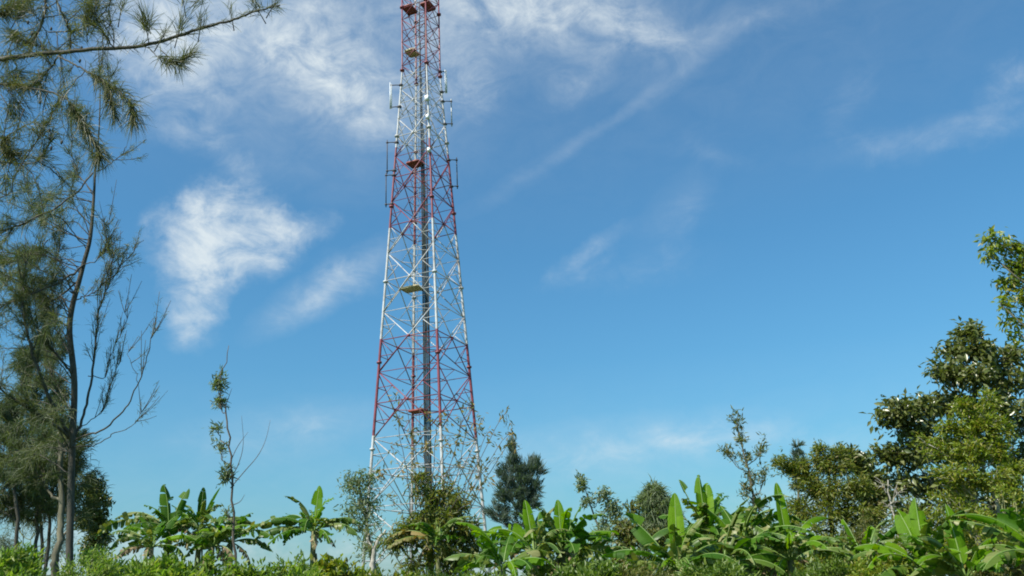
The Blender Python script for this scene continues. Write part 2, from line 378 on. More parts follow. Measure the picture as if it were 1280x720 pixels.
# ------------------------------------------------------------------ lattice tower
TX, TY, TH = at(534, 680, 60)[0], 60.0, math.radians(-23.5)
TOPZ = 53.0
def half(z):
    return (5.86 - .1005 * (max(z, 0) - 5.6)) / 2 if z < 42 else 1.1
def tower():
    T = thing('lattice_tower', 'tall red and white banded steel lattice radio tower with side antennas', 'tower', (TX, TY, 0), None, TH)
    corners = [(-1, -1), (1, -1), (1, 1), (-1, 1)]
    def leg_pt(c, z): h = half(z); return np.array([c[0] * h, c[1] * h, z])
    for c in corners:
        b = MB()
        zs = [0, 8, 16, 24, 32, 38, 42, TOPZ]
        b.tube([leg_pt(c, z) for z in zs], [.115, .108, .1, .092, .082, .073, .065, .056], 8)
        for z in np.arange(6, TOPZ, 6.0):           # bolted flange joints
            p = leg_pt(c, z); b.tube([p - [0, 0, .06], p + [0, 0, .06]], [.19, .19], 8)
        b.build('leg', M['band'], T)
        f = MB(); p = leg_pt(c, 0); f.box((p[0], p[1], .2), (1.1, 1.1, .5)); f.build('footing', M['concrete'], T)
    nod = [0.3, 3.7, 8.2, 12.7, 17.3, 21.7, 26.2, 30.4, 34.2, 37.5, 40.2, 42.4, 44.6, 46.8, 49.0, 51.0, 53.0]
    rb = .039
    for i in range(len(nod) - 1):
        z0, z1 = nod[i], nod[i + 1]
        zm = z0 + (z1 - z0) * half(z0) / (half(z0) + half(z1))
        rr = rb * (1.0 if z0 < 35 else .75)
        for k in range(4):
            c0, c1 = corners[k], corners[(k + 1) % 4]
            A0, A1, B0, B1 = leg_pt(c0, z0), leg_pt(c0, z1), leg_pt(c1, z0), leg_pt(c1, z1)
            Xc = A0 + (B1 - A0) * (half(z0) / (half(z0) + half(z1)))
            out = np.array([(c0[0] + c1[0]) / 2, (c0[1] + c1[1]) / 2, 0]) * .05
            b = MB()
            b.bar(A0 + out, B1 + out, rr); b.bar(B0 - out, A1 - out, rr)
            if z0 < 38:                              # redundant struts from the diagonals to the legs
                for P, c, zt in ((A0, c0, z0), (B0, c1, z0), (A1, c0, z1), (B1, c1, z1)):
                    mid = (P + Xc) / 2
                    b.bar(mid, leg_pt(c, zm), .027, 4)
                    b.bar(mid, leg_pt(c, mid[2]), .027, 4)
            b.box(Xc, (.15, .15, .18) if z0 < 35 else (.1, .1, .12))
            b.build('cross_brace', M['band'], T)
        ring = MB()
        for k in range(4):
            ring.bar(leg_pt(corners[k], zm), leg_pt(corners[(k + 1) % 4], zm), rr * .9)
        if z0 < 36:                                  # plan bracing across the ring
            md = [(leg_pt(corners[k], zm) + leg_pt(corners[(k + 1) % 4], zm)) / 2 for k in range(4)]
            for k in range(4): ring.bar(md[k], md[(k + 1) % 4], .03, 4)
        ring.build('horizontal_ring', M['band'], T)
        if i > 0:                                    # lighter ring and hip struts at the node level
            nr = MB()
            for k in range(4): nr.bar(leg_pt(corners[k], z0), leg_pt(corners[(k + 1) % 4], z0), .028, 4)
            if z0 < 36:
                for k in range(4):
                    m0 = (leg_pt(corners[k], z0) + leg_pt(corners[(k + 1) % 4], z0)) / 2; m1 = (leg_pt(corners[k], z0) + leg_pt(corners[k - 1], z0)) / 2
                    nr.bar(m0, m1, .022, 4)
            nr.build('node_ring', M['band'], T)
    # feeder cables on a ladder up the middle, and a climbing ladder on the back corner
    lad = MB()
    lx, ly = 0.05, .15
    for s in (-1, 1): lad.tube([(lx + s * .24, ly, .2), (lx + s * .24, ly, TOPZ - 4)], [.04, .04], 5)
    for z in np.arange(.6, TOPZ - 4, .9): lad.bar((lx - .25, ly, z), (lx + .25, ly, z), .018, 4)
    lad.build('cable_ladder', M['dark'], T)
    rng = np.random.default_rng(5)
    for k in range(7):
        cb = MB(); x = lx - .2 + k * .066; top = [50, 47, 44, 40, 39, 35, 33][k] - 2
        pz = np.linspace(.3, top, 16)
        cb.tube([(x + rng.normal(0, .008), ly - .06 - (k % 2) * .04, z) for z in pz], .034, 5)
        cb.build('feeder_cable', M['cable'], T)
    cl = MB()
    def lp(z, s): h = half(z) - .28; return np.array([-h + s * .2, h - .05, z])
    for s in (-1, 1): cl.tube([lp(z, s) for z in (.3, 10, 20, 30, 42, TOPZ - 2)], .022, 5)
    for z in np.arange(.6, TOPZ - 2, .45): cl.bar(lp(z, -1), lp(z, 1), .013, 4)
    cl.build('climbing_ladder', M['galv'], T)
    # rest platforms: grating plate with an edge angle
    def platform(px, py, mat, w, d, lab):
        p = at(px, py, TY); v = Matrix.Rotation(-TH, 3, 'Z') @ Vector((p[0] - TX, p[1] - TY, p[2]))
        b = MB()
        for x in np.linspace(-w / 2, w / 2, 9): b.box((v.x + x, v.y, v.z), (w / 11, d, .05))
        for s in (-1, 1):
            b.box((v.x, v.y + s * (d / 2 + .03), v.z), (w * 1.05, .06, .14)); b.box((v.x + s * (w / 2 + .06), v.y, v.z + .003), (.06, d, .13))
        o = b.build('rest_platform', mat, T); o['label'] = lab
    platform(523, 514, M['red'], 1.0, .8, 'red rest platform')
    platform(515, 361, M['tan'], 1.3, .9, 'tan rest platform')
    platform(519, 205, M['red'], .9, .9, 'red rest platform')
    platform(515, 66, M['tan'], .7, .9, 'tan rest platform')
    platform(512, 12, M['red'], .7, 1.1, 'red rest platform')
    platform(535, 8, M['red'], .7, 1.1, 'red rest platform')
    # antennas held off the legs
    R3 = Matrix.Rotation(-TH, 3, 'Z')
    def loc(px, py):
        p = at(px, py, TY); return R3 @ Vector((p[0] - TX, p[1] - TY, p[2]))
    def antenna(leg, x_out, y0, y1, kind, lab):
        """vertical antenna x_out pixels outside a leg, between two photo heights"""
        ztop = at(534, y0, TY)[2]; zbot = at(534, y1, TY)[2]
        side = x_out / 1100 * 66
        d = R3 @ Vector((side, 0, 0)); d = np.array(d)
        lt, lb = leg_pt(leg, ztop - .05), leg_pt(leg, zbot + .05)
        at_, ab = np.array([lb[0], lb[1], ztop]) + d, np.array([lb[0], lb[1], zbot]) + d
        mat = {'panel': M['panel'], 'loop': M['galv'], 'whip': M['dark']}[kind]
        b = MB()
        if kind == 'panel':
            c = (at_ + ab) / 2; b.box(c, (.17, .1, ztop - zbot)); b.tube([ab - [0, .12, .1], at_ + [0, -.12, .1]], .03, 6)
        else:
            b.tube([ab - [0, 0, .12], at_ + [0, 0, .12]], .05 if kind == 'loop' else .04, 6)
        o = b.build('antenna', mat, T); o['label'] = lab
        for z, a in ((ztop - .1, at_), (zbot + .1, ab)):
            m_ = MB(); p = np.array([a[0], a[1], z]); q = leg_pt(leg, z)
            m_.tube([q, q + (p - q) * .5 + [0, 0, .03], p], .04, 5); m_.box(p, (.14, .14, .1)); m_.box(q, (.26, .26, .14))
            m_.build('mounting_arm', M['dark'], o)
    Lg, Fg, Rg, Bg = corners
    antenna(Lg, -11, 109, 139, 'panel', 'pale panel antenna on the left leg')
    antenna(Lg, -9, 181, 219, 'whip', 'upper dark pipe antenna on the left leg')
    antenna(Lg, -7, 222, 261, 'whip', 'lower dark pipe antenna on the left leg')
    antenna(Rg, 9, 121, 152, 'loop', 'grey pipe antenna on the right leg')
    antenna(Rg, 8, 194, 230, 'whip', 'dark pipe antenna on the right leg')
    antenna(Rg, 6, 84, 112, 'panel', 'pale panel antenna high on the right leg')
    for px, py, sz in ((543, 139, .42), (540, 163, .32), (543, 205, .3)):
        v = loc(px, py); b = MB(); fx = leg_pt(Fg, v.z)
        b.box((fx[0] + .05, fx[1] - .24, v.z), (sz * .7, .24, sz * 1.0)); b.box((fx[0], fx[1] - .09, v.z), (.2, .06, .2))
        b.build('radio_unit', M['panel'], T)
    # lightning rod
    b = MB(); b.tube([(-1.1, -1.1, TOPZ - .4), (-1.1, -1.1, TOPZ + 2.2)], [.03, .012], 6); b.build('lightning_rod', M['galv'], T)
tower()

# ------------------------------------------------------------------ plants
def foliage(mb, rng, P, D, fol):
    """leaves or needles at anchors P growing roughly along D"""
    k = fol['m']; P = np.repeat(P, k, 0); D = np.repeat(D, k, 0); n = len(P)
    if n == 0: return
    if fol['type'] == 'needle':
        P = P + rng.normal(0, fol.get('scatter', .03), (n, 3))
        d = D * fol.get('along', 1.0) + rng.normal(0, fol.get('spread', .5), (n, 3)) + np.array([0, 0, fol.get('up', 0.0)])
        mb.needles(P, d, fol['L'] * rng.uniform(.55, 1.2, n), fol['w'], fol.get('droop', .4) * rng.uniform(.2, 1.6, n), rng)
    else:
        P = P + rng.normal(0, fol.get('scatter', .08), (n, 3))
        d = D * fol.get('along', .5) + rng.normal(0, fol.get('spread', .6), (n, 3)) + np.array([0, 0, fol.get('up', -.15)])
        N = rng.normal(0, fol.get('tumble', .7), (n, 3)) + np.array([-.2, -.1, 1.0])
        L = fol['L'] * rng.uniform(.55, 1.25, n)
        mb.leaves(P, d, N, L, L * fol.get('ratio', .45), fol.get('fold', .15), fol.get('sag', .12))
def plant(name, label, cat, group, trunk, r, lobes, fol, mats, seed, tw=14, nanch=5, twl=.5, twig_r=.006, limb_curve=.15, crown='crown', stem='trunk', droop=0.0, root=True, wob=.02, limb_parts=False, start=.55, rise=.6, skipfrac=0.0, dens=1.0):
    """trunk: list of (px,py,Y) or world points; lobes: (px,py,Y,rx_px,ry_px[,twigs])"""
    rng = np.random.default_rng(seed)
    tp = pol(trunk) if not isinstance(trunk, np.ndarray) else trunk
    if root:
        base = np.array([tp[0][0] + rng.normal(0, .05), tp[0][1], -.05]); tp = np.concatenate([[base], tp]) if tp[0][2] > .3 else tp
    tp = wander(rng, spline(tp, 5), wob)
    base = np.array([tp[0][0], tp[0][1], 0.0])
    T = thing(name, label, cat, base, group)
    tr = np.linspace(1, 0, len(tp)) ** .8 * (r[0] - r[1]) + r[1]
    wd = MB(); wd.tube(tp, tr, 8)
    lf = MB()
    AP, AD = [], []
    for lb in lobes:
        px, py, Y, rx, ry = lb[:5]; nt_ = lb[5] if len(lb) > 5 else tw
        c = at(px, py, Y); s = Y / 1050; ax = np.array([rx * s, (rx + ry) * .5 * s, ry * s])
        # where the limb leaves the trunk
        hd = np.hypot(tp[:, 0] - c[0], tp[:, 1] - c[1])
        cost = np.abs(tp[:, 2] - (c[2] - rise * hd - .15)) + .15 * hd
        i = int(np.argmin(cost)); p0 = tp[i]; r0 = max(tr[i] * .6, twig_r * 1.6)
        mid = (p0 + c) / 2 + np.array([0, 0, -limb_curve * np.linalg.norm(c - p0)])
        lp = wander(rng, spline([p0, mid, c], 5), .012 + .01 * np.linalg.norm(c - p0))
        lr = np.linspace(r0, twig_r * 1.2, len(lp))
        if limb_parts and r0 > .02:
            l = MB(); l.tube(lp, lr, 6); l.build('limb', mats[0], T, base)
        else: wd.tube(lp, lr, 6)
        for k in range(max(2, int(nt_ * dens))):
            u = nrm(rng.normal(size=3)); rad = rng.uniform(.35, 1.0) ** .6
            e = c + u * ax * rad + np.array([0, 0, -droop * abs(rng.normal()) * ax[2]])
            j = int(rng.uniform(start, 1) * (len(lp) - 1)); q = lp[j]
            if rng.random() < .3: q = c + u * ax * rad * rng.uniform(.05, .3)
            m2 = (q + e) / 2 + rng.normal(0, .06, 3) * np.linalg.norm(e - q) + np.array([0, 0, .08 * np.linalg.norm(e - q)])
            tl = spline([q, m2, e], 4)
            wd.tube(tl, np.linspace(twig_r, twig_r * .45, len(tl)), 4)
            if rng.random() < skipfrac: continue
            ss = rng.uniform(1 - twl, 1.02, nanch)
            for t in ss:
                x = min(t, .999) * (len(tl) - 1); a = int(x); f = x - a
                AP.append(tl[a] * (1 - f) + tl[a + 1] * f); AD.append(nrm(tl[a + 1] - tl[a]))
    wd.build(stem, mats[0], T, base)
    if AP:
        foliage(lf, rng, np.array(AP), np.array(AD), fol)
        lf.build(crown, mats[1], T, base)
    return T
NEEDLE = dict(type='needle', m=16, L=.22, w=.008, along=1, spread=.35, droop=.5)

def banana(label, px, py, Y, leaves, seed, r=.09):
    big = 1.22 if px > 780 else (1.1 if px > 560 else 1.0)
    """crown at a photo point; leaves: (azimuth, start elevation, length, droop, half width, torn 0..1, material)"""
    rng = np.random.default_rng(seed)
    c = at(px, py, Y); base = np.array([c[0] + rng.normal(0, .08), c[1] + rng.normal(0, .05), 0.0])
    T = thing('banana_plant', label, 'banana plant', base, 'banana plants')
    b = MB(); sp = wander(rng, spline([base - [0, 0, .05], base * .5 + c * .5, c], 4), .01)
    b.tube(sp, np.linspace(r * 1.25, r * .55, len(sp)), 10)
    for k in range(5):      # old leaf sheaths round the stem
        t = rng.uniform(.3, .95); p = base + (c - base) * t; a = rng.uniform(0, 6.28); d = np.array([math.cos(a), math.sin(a), 0])
        b.tube([p + d * r * .6, p + d * r * 1.1 - [0, 0, .25], p + d * r * 1.3 - [0, 0, .6]], [.03, .02, .008], 5)
    b.build('pseudostem', M['pseudostem'], T, base)
    leaves = [(a_, e_, l_ * big * (.92 if t_ > .3 else .78), d_ * (1.15 if t_ > .3 else 1), h_ * big * (.7 if t_ > .3 else .7), max(t_, .25 if rng.random() < .5 else .1), m_) for a_, e_, l_, d_, h_, t_, m_ in leaves]
    for k in range(12):
        leaves.append((rng.uniform(0, 360), rng.uniform(10, 84), big * rng.uniform(.6, 1.15), rng.uniform(55, 110), rng.uniform(.08, .13), rng.uniform(.7, 1), (B_, O_, O_, Y_)[int(rng.integers(4))]))
    for k in range(3):
        leaves.append((rng.uniform(0, 360), rng.uniform(-30, 10), rng.uniform(.7, 1.0), rng.uniform(55, 85), rng.uniform(.09, .13), 1.0, 'banana_dead'))
    for (azd, e0, Ln, dr, hw, torn, mk) in leaves:
        a = math.radians(azd + rng.normal(0, 6)); n = 46
        s = np.linspace(0, 1, n); e = np.radians(e0) - np.radians(dr) * s ** 1.5
        hd = np.array([math.cos(a), math.sin(a), 0]); step = Ln / (n - 1)
        P = np.cumsum(np.stack([hd[0] * np.cos(e), hd[1] * np.cos(e), np.sin(e)], -1) * step, 0)
        P = c + hd * r * .3 + P - P[0]
        T3 = nrm(np.gradient(P, axis=0)); side0 = np.array([-hd[1], hd[0], 0])
        roll = rng.normal(0, .35)
        Nn = np.cross(T3, side0); Nn *= np.sign(Nn[:, 2:3].mean() or 1)
        S = side0 * math.cos(roll) + Nn * math.sin(roll); Nn = nrm(np.cross(S, T3)); 
        if Nn[n // 2, 2] < 0: Nn = -Nn
        mr_ = MB(); mr_.tube(P, np.linspace(.016, .004, n), 5)
        lam = MB()
        i0 = int(n * .17)
        tt = (s - s[i0]) / (1 - s[i0]); wprof = hw * np.clip(np.sin(np.pi * np.clip(tt, 0, 1) ** .75), 0, 1) ** .55
        for sg in (-1, 1):
            i = i0
            while i < n - 1:
                ln = int(rng.integers(1, 5)) if rng.random() < torn else int(rng.integers(8, 16))
                j = min(n - 1, i + ln)
                ang = math.radians(rng.normal(22, 8)) if torn < .2 else -math.radians(rng.normal(6 + 34 * torn, 32))
                cols = 4; V = []
                ii = np.arange(i, j + 1); tc_ = (ii - (i + j) / 2) / max(1, (j - i))
                for q in range(cols):
                    f = q / (cols - 1)
                    an = ang * (1 if torn < .2 else (.35 + .65 * f)) - (.25 * f if torn < .2 else 0)
                    shrink = 1 - .22 * f * torn
                    cpos = P[ii].mean(0)
                    bp = P[ii] * shrink + cpos * (1 - shrink)
                    w = wprof[ii][:, None] * f
                    off = (sg * S[ii] * math.cos(an) + Nn[ii] * math.sin(an)) * w + T3[ii] * w * .28 + Nn[ii] * w * .03 * rng.normal()
                    if f == 1: off *= 1 + rng.normal(0, .05, (len(ii), 1)) * torn - np.abs(tc_)[:, None] ** 2 * .5 * torn
                    V.append(bp + off)
                V = np.stack(V, 1); m_ = len(ii)
                a_ = np.arange(m_ - 1)[:, None] * cols; b_ = np.arange(cols - 1)[None, :]
                lam.add(V.reshape(-1, 3), None, np.stack([a_ + b_, a_ + b_ + 1, a_ + cols + b_ + 1, a_ + cols + b_], -1).reshape(-1, 4))
                i = j
        o = lam.build('leaf', M[mk], T, base)
        mr_.build('midrib', M['midrib'], o, base)
    return T

# ---- the near casuarina whose limb hangs in from the left
def near_casuarina():
    rng = np.random.default_rng(11)
    Y = 8.0
    tp = np.array([(-7.0, 8.1, -.05), (-6.95, 8.1, 2), (-7.0, 8.0, 4.5), (-6.85, 8.1, 7), (-6.9, 8.1, 9.5)])
    tp = wander(rng, spline(tp, 6), .02)
    T = thing('casuarina_tree', 'nearest casuarina, long needle-tufted limb reaching into the top left corner', 'tree', (tp[0][0], tp[0][1], 0), 'casuarina trees')
    base = np.array([tp[0][0], tp[0][1], 0])
    b = MB(); b.tube(tp, np.linspace(.17, .07, len(tp)), 10); b.build('trunk', M['bark_dark'], T, base)
    lf = MB()
    LS = []
    def nearest(z): return tp[int(np.argmin(abs(tp[:, 2] - z)))]
    def limb(P, r0, r1, dens, L, droop, t0=.15, spread=.5, up=0.0, m=4, part='limb', root=False):
        P = pol(P); dens = int(dens * 1.5)
        if root: P = np.concatenate([[nearest(P[0][2] - .25)], P])
        l = spline(P, 8); l = wander(rng, l, .006); LS.append(l)
        mb = MB(); mb.tube(l, np.linspace(r0, r1, len(l)), 6); mb.build(part, M['bark_dark'], T, base)
        k = int(dens)
        if k:
            t = rng.uniform(t0, 1, k) * (len(l) - 1.001); a = t.astype(int); f = (t - a)[:, None]
            p = l[a] * (1 - f) + l[a + 1] * f; d = nrm(l[a + 1] - l[a])
            foliage(lf, rng, p, d, dict(type='needle', m=m, L=L, w=.005, along=.7, spread=spread * 1.25, droop=droop, scatter=.012, up=up))
    def tuft(px, py, Yt, ang, n=70, L=.25, sp=.32):
        c = at(px, py, Yt); a = math.radians(ang); d = CR * math.cos(a) + CU * math.sin(a)
        p = np.repeat(c[None], n, 0) + rng.normal(0, .02, (n, 3)) + d * rng.uniform(0, .14, (n, 1))
        foliage(lf, rng, p, np.repeat(d[None], n, 0), dict(type='needle', m=1, L=L * 1.1, w=.005, along=.9, spread=sp * 1.2, droop=.25, scatter=.008))
        m = MB(); m.tube([c - d * .12, c + d * .12], [.006, .003], 5); m.build('twig', M['bark_dark'], T, base)
    limb([(-30, 84, 8), (30, 73, 7.9), (95, 66, 7.8), (170, 62, 7.7), (240, 42, 7.6), (290, 30, 7.5), (330, 18, 7.5), (350, 7, 7.4)], .030, .006, 50, .17, .3, .2, .5, root=True)
    limb([(62, -25, 7.9), (58, 10, 7.9), (48, 36, 7.9), (30, 73, 7.9)], .014, .012, 30, .2, .4)
    limb([(62, -20, 7.7), (74, 20, 7.7), (84, 40, 7.8), (87, 66, 7.8)], .009, .011, 22, .2, .4)
    limb([(72, 70, 7.8), (103, 83, 7.6), (128, 100, 7.5), (155, 122, 7.4), (168, 152, 7.4)], .010, .004, 110, .26, 1.0, .3, .3)
    limb([(128, 100, 7.5), (140, 125, 7.5), (146, 150, 7.5)], .006, .003, 45, .24, 1.0, .2, .3)
    limb([(36, 110, 7.9), (80, 121, 7.7), (103, 147, 7.6), (120, 183, 7.6), (124, 200, 7.6)], .009, .004, 100, .26, .9, .3, .3)
    limb([(72, 72, 7.9), (55, 92, 7.9), (34, 110, 7.9)], .01, .007, 24, .2, .5)
    limb([(87, 66, 7.8), (62, 64, 7.9), (36, 55, 8), (10, 38, 8)], .008, .004, 40, .22, .4)
    limb([(143, 62, 7.7), (130, 40, 7.7), (120, 15, 7.7), (119, -15, 7.7)], .007, .004, 36, .22, .5, .1)
    limb([(142, 60, 7.7), (140, 30, 7.7), (138, 0, 7.7)], .006, .004, 12, .2, .3)
    limb([(186, 60, 7.7), (205, 72, 7.6), (222, 74, 7.6), (240, 66, 7.6)], .005, .003, 50, .2, .3, .2, .35)
    limb([(60, 40, 7.8), (100, 35, 7.8), (130, 15, 7.7), (150, -20, 7.7)], .007, .004, 30, .2, .4)
    limb([(-20, 110, 8), (15, 105, 8), (36, 110, 7.9)], .012, .009, 90, .2, .5, 0, .6, root=True)
    limb([(-20, 20, 8.1), (10, 12, 8.1), (45, -5, 8.1)], .012, .008, 130, .22, .4, 0, .6, root=True)
    limb([(-20, 205, 8), (20, 206, 8), (45, 202, 7.9), (60, 190, 7.9), (64, 165, 7.9)], .008, .004, 50, .18, .4, 0, .4, root=True)
    limb([(-15, 170, 8), (4, 178, 8), (12, 195, 8)], .008, .005, 110, .2, .8, 0, .5, root=True)
    limb([(-10, 250, 8), (25, 215, 7.9), (55, 160, 7.8), (78, 118, 7.7)], .006, .004, 30, .2, .6, root=True)
    limb([(20, 205, 8), (60, 160, 7.8), (66, 130, 7.8)], .005, .003, 25, .18, .6)
    for a in ((112, 30, 7.7, 80, 110, .28, .3), (108, 38, 7.7, 95, 60, .22, .3), (184, 42, 7.6, 100, 130, .26, .38), (200, 52, 7.6, 60, 40, .2, .5), (222, 46, 7.6, 75, 60, .22, .3), (250, 38, 7.5, 80, 40, .18, .25), (212, 72, 7.6, -40, 80, .2, .6),
              (325, 17, 7.5, 120, 60, .18, .3), (340, 10, 7.4, 60, 30, .14, .3), (290, 24, 7.5, 100, 20, .16, .3), (30, 40, 7.9, 200, 90, .22, .7), (12, 60, 8, 250, 90, .22, .7), (45, 20, 7.9, 130, 70, .24, .5), (25, 150, 7.9, 250, 60, .24, .6), (15, 120, 8, 300, 110, .24, .7), (50, 100, 7.9, 280, 60, .24, .5), (10, 215, 8, 260, 90, .24, .6), (20, 25, 8, 60, 130, .24, .6), (5, 10, 8, 20, 150, .25, .7), (35, 100, 8, -20, 90, .2, .6), (8, 95, 8, 10, 140, .22, .7), (8, 130, 8, -60, 90, .22, .6), (5, 190, 8, -10, 130, .2, .6),
              (80, 55, 7.8, 40, 50, .2, .6), (55, 60, 7.9, -60, 60, .2, .6), (20, 60, 8, 30, 80, .2, .7), (262, -5, 7.5, 200, 40, .2, .4), (230, 8, 7.5, 100, 30, .2, .4), (150, 20, 7.6, 80, 40, .2, .4)):
        tuft(*a)
    for k in range(46):                                  # fine crossing twigs off the limbs
        l = LS[int(rng.integers(len(LS)))]; q = l[int(rng.integers(2, max(3, int(len(l) * .7))))]
        e = q + CR * rng.normal(.05, .3) + CU * rng.normal(-.1, .28) + np.array([0, rng.normal(0, .2), 0])
        if e[0] / e[1] > -.52 or q[0] / q[1] > -.52: continue
        t = wander(rng, spline([q, (q + e) / 2 + [0, 0, .06], e, e + (e - q) * .25 - [0, 0, .1]], 5), .006)
        m = MB(); m.tube(t, np.linspace(.0055, .002, len(t)), 4); m.build('twig', M['bark_dark'], T, base)
        ii = rng.integers(3, len(t) - 1, 16)
        foliage(lf, rng, t[ii], nrm(t[ii + 1] - t[ii]), dict(type='needle', m=3, L=.22, w=.0045, along=.7, spread=.5, droop=.6, scatter=.012))
    # small cones on the twigs
    for px, py in ((62, 163), (62, 173), (77, 178), (64, 185), (40, 42), (35, 28), (100, 76), (114, 62), (120, 61), (126, 60), (102, 60), (64, 36), (22, 52), (50, 128)):
        c = at(px, py, 7.8); cn = MB(); cn.tube([c - [0, 0, .022], c, c + [0, 0, .022]], [.006, .014, .006], 6); cn.build('seed_cone', M['bark_dark'], T, base)
    # crown that goes on above the picture
    P = np.concatenate([nearest(z) + rng.normal(0, .8, (60, 3)) * [1, 1, .4] for z in (7.5, 8.5, 9.5)])
    foliage(lf, rng, P, nrm(rng.normal(size=P.shape)), dict(type='needle', m=14, L=.25, w=.007, spread=.5, droop=.5))
    lf.build('crown', M['casuarina_near'], T, base)
near_casuarina()

# ---- tall open casuarina, left
def main_casuarina():
    rng = np.random.default_rng(21)
    Y = 13.0
    tp = pol([(84, 735, Y), (87, 680, Y), (90, 565, Y), (93, 480, Y), (87, 417, Y), (90, 385, Y), (98, 355, Y), (105, 328, Y), (113, 296, Y), (117.6, 241, Y), (119, 214, Y), (124, 160, Y), (125, 100, Y), (122, 50, Y)])
    tp = np.concatenate([[[tp[0][0] - .08, Y, -.05]], tp]); tp = spline(tp, 4)
    base = np.array([tp[0][0], tp[0][1], 0])
    T = thing('casuarina_tree', 'tall open casuarina with slender forked trunk and bare arching limbs at left', 'tree', base, 'casuarina trees')
    z = tp[:, 2]; r = np.interp(z, [0, 3, 4.6, 6.2, 7.6, 8.6, 9.4, 12], [.06, .05, .047, .043, .03, .018, .012, .005])
    b = MB(); b.tube(tp, r, 9); b.build('trunk', M['bark_dark'], T, base)
    lf = MB()
    def limb(P, r0, r1, nt_=10, m=8, L=.2, dro=.8, t0=.2, twl=.5, up=.15, spread=.5):
        l = wander(rng, spline(pol(P), 7), .012)
        mb = MB(); mb.tube(l, np.linspace(r0 * .75, r1 * .8, len(l)), 6)
        AP, AD = [], []
        for k in range(nt_):
            t = rng.uniform(t0, 1) * (len(l) - 1.01); a = int(t); p = l[a]; d = nrm(l[a + 1] - l[a])
            dd = nrm(d * .8 + rng.normal(0, .36, 3) + [0, 0, up]); ln = twl * rng.uniform(.4, 1.2)
            tl = spline([p, p + dd * ln * .5, p + dd * ln + np.array([0, 0, .12 * ln])], 3)
            mb.tube(tl, np.linspace(.006, .003, len(tl)), 4)
            for s in rng.uniform(.2, 1, 5):
                q = tl[int(s * (len(tl) - 1))]; AP.append(q); AD.append(dd)
        mb.build('limb', M['bark_dark'], T, base)
        if m and AP: foliage(lf, rng, np.array(AP), np.array(AD), dict(type='needle', m=m, L=L, w=.0056, along=.8, spread=spread, droop=dro, scatter=.02))
    Yb = 13
    limb([(87, 545, Yb), (60, 500, 12.6), (40, 455, 12.4), (30, 415, 12.3), (24, 370, 12.2), (26, 340, 12.2)], .045, .012, 34)
    limb([(86, 548, Yb), (50, 525, 12.5), (22, 505, 12.2), (-15, 470, 12)], .035, .014, 26)
    limb([(90, 470, Yb), (70, 445, 12.7), (50, 415, 12.6), (38, 380, 12.5), (30, 320, 12.5)], .028, .008, 34)
    limb([(92, 552, Yb), (125, 537, 12.6), (150, 515, 12.3), (172, 478, 12.1), (188, 436, 12), (192, 404, 12)], .020, .005, 9, 2, .1, .2, .5, .5, .8)
    limb([(172, 478, 12.1), (164, 455, 12.1), (160, 430, 12.1)], .006, .003, 3, 1, .1)
    limb([(92, 556, Yb), (120, 555, 12.8), (145, 545, 12.7), (165, 531, 12.6), (178, 514, 12.6)], .014, .004, 8, 2, .1, .2, .5)
    limb([(94, 545, Yb), (108, 500, 13.2), (113, 440, 13.3), (120, 395, 13.4), (128, 365, 13.4), (150, 335, 13.3), (180, 300, 13.2)], .03, .005, 34, 4, .16, .4, .3, .5, .7, .35)
    limb([(110, 470, 13.3), (130, 470, 13.4), (140, 440, 13.4), (155, 415, 13.3), (157, 380, 13.2)], .01, .004, 16, 2, .13, .4, .2, .45, .8, .3)
    limb([(100, 535, 13), (125, 515, 13.3), (138, 480, 13.4), (150, 450, 13.4)], .01, .004, 18, 3, .13, .4, .2, .45, .8, .3)
    limb([(95, 375, Yb), (112, 368, 12.8), (128, 350, 12.7), (142, 320, 12.6)], .013, .004, 20, 6, .13)
    limb([(104, 332, Yb), (125, 320, 12.8), (136, 300, 12.7), (140, 260, 12.7)], .011, .004, 22, 6, .13)
    limb([(119, 214, Yb), (138, 205, 12.9), (150, 195, 12.8), (158, 183, 12.8)], .012, .006, 5, 7, .12)
    limb([(116, 216, Yb), (90, 245, 12.6), (50, 268, 12.3), (0, 292, 12), (-30, 310, 11.9)], .02, .012, 24, 9, .17, .8, .1)
    limb([(105, 330, Yb), (70, 352, 12.6), (30, 370, 12.3), (-20, 390, 12)], .022, .012, 22, 9, .17, .7, .1)
    limb([(100, 350, Yb), (60, 372, 13.4), (20, 350, 13.7), (-10, 335, 13.8)], .02, .01, 26)
    limb([(112, 300, Yb), (75, 290, 13.4), (45, 270, 13.6), (30, 230, 13.7)], .016, .006, 26)
    limb([(117, 245, Yb), (98, 215, 13.2), (90, 170, 13.3), (92, 130, 13.3)], .012, .005, 20)
    limb([(120, 200, Yb), (108, 175, 12.9), (100, 140, 12.8)], .008, .004, 14)
    limb([(60, 300, 13.5), (40, 320, 13.6), (10, 330, 13.6)], .012, .006, 26)
    limb([(88, 410, Yb), (60, 390, 13.3), (40, 350, 13.5), (50, 310, 13.6)], .018, .006, 30)
    limb([(92, 460, Yb), (75, 400, 13.5), (70, 350, 13.6), (78, 300, 13.6)], .018, .006, 30)
    limb([(89, 520, Yb), (65, 470, 13.6), (55, 430, 13.8), (60, 380, 13.8)], .02, .006, 34)
    limb([(123, 150, Yb), (135, 120, 12.9), (140, 90, 12.9)], .007, .003, 12, 5)
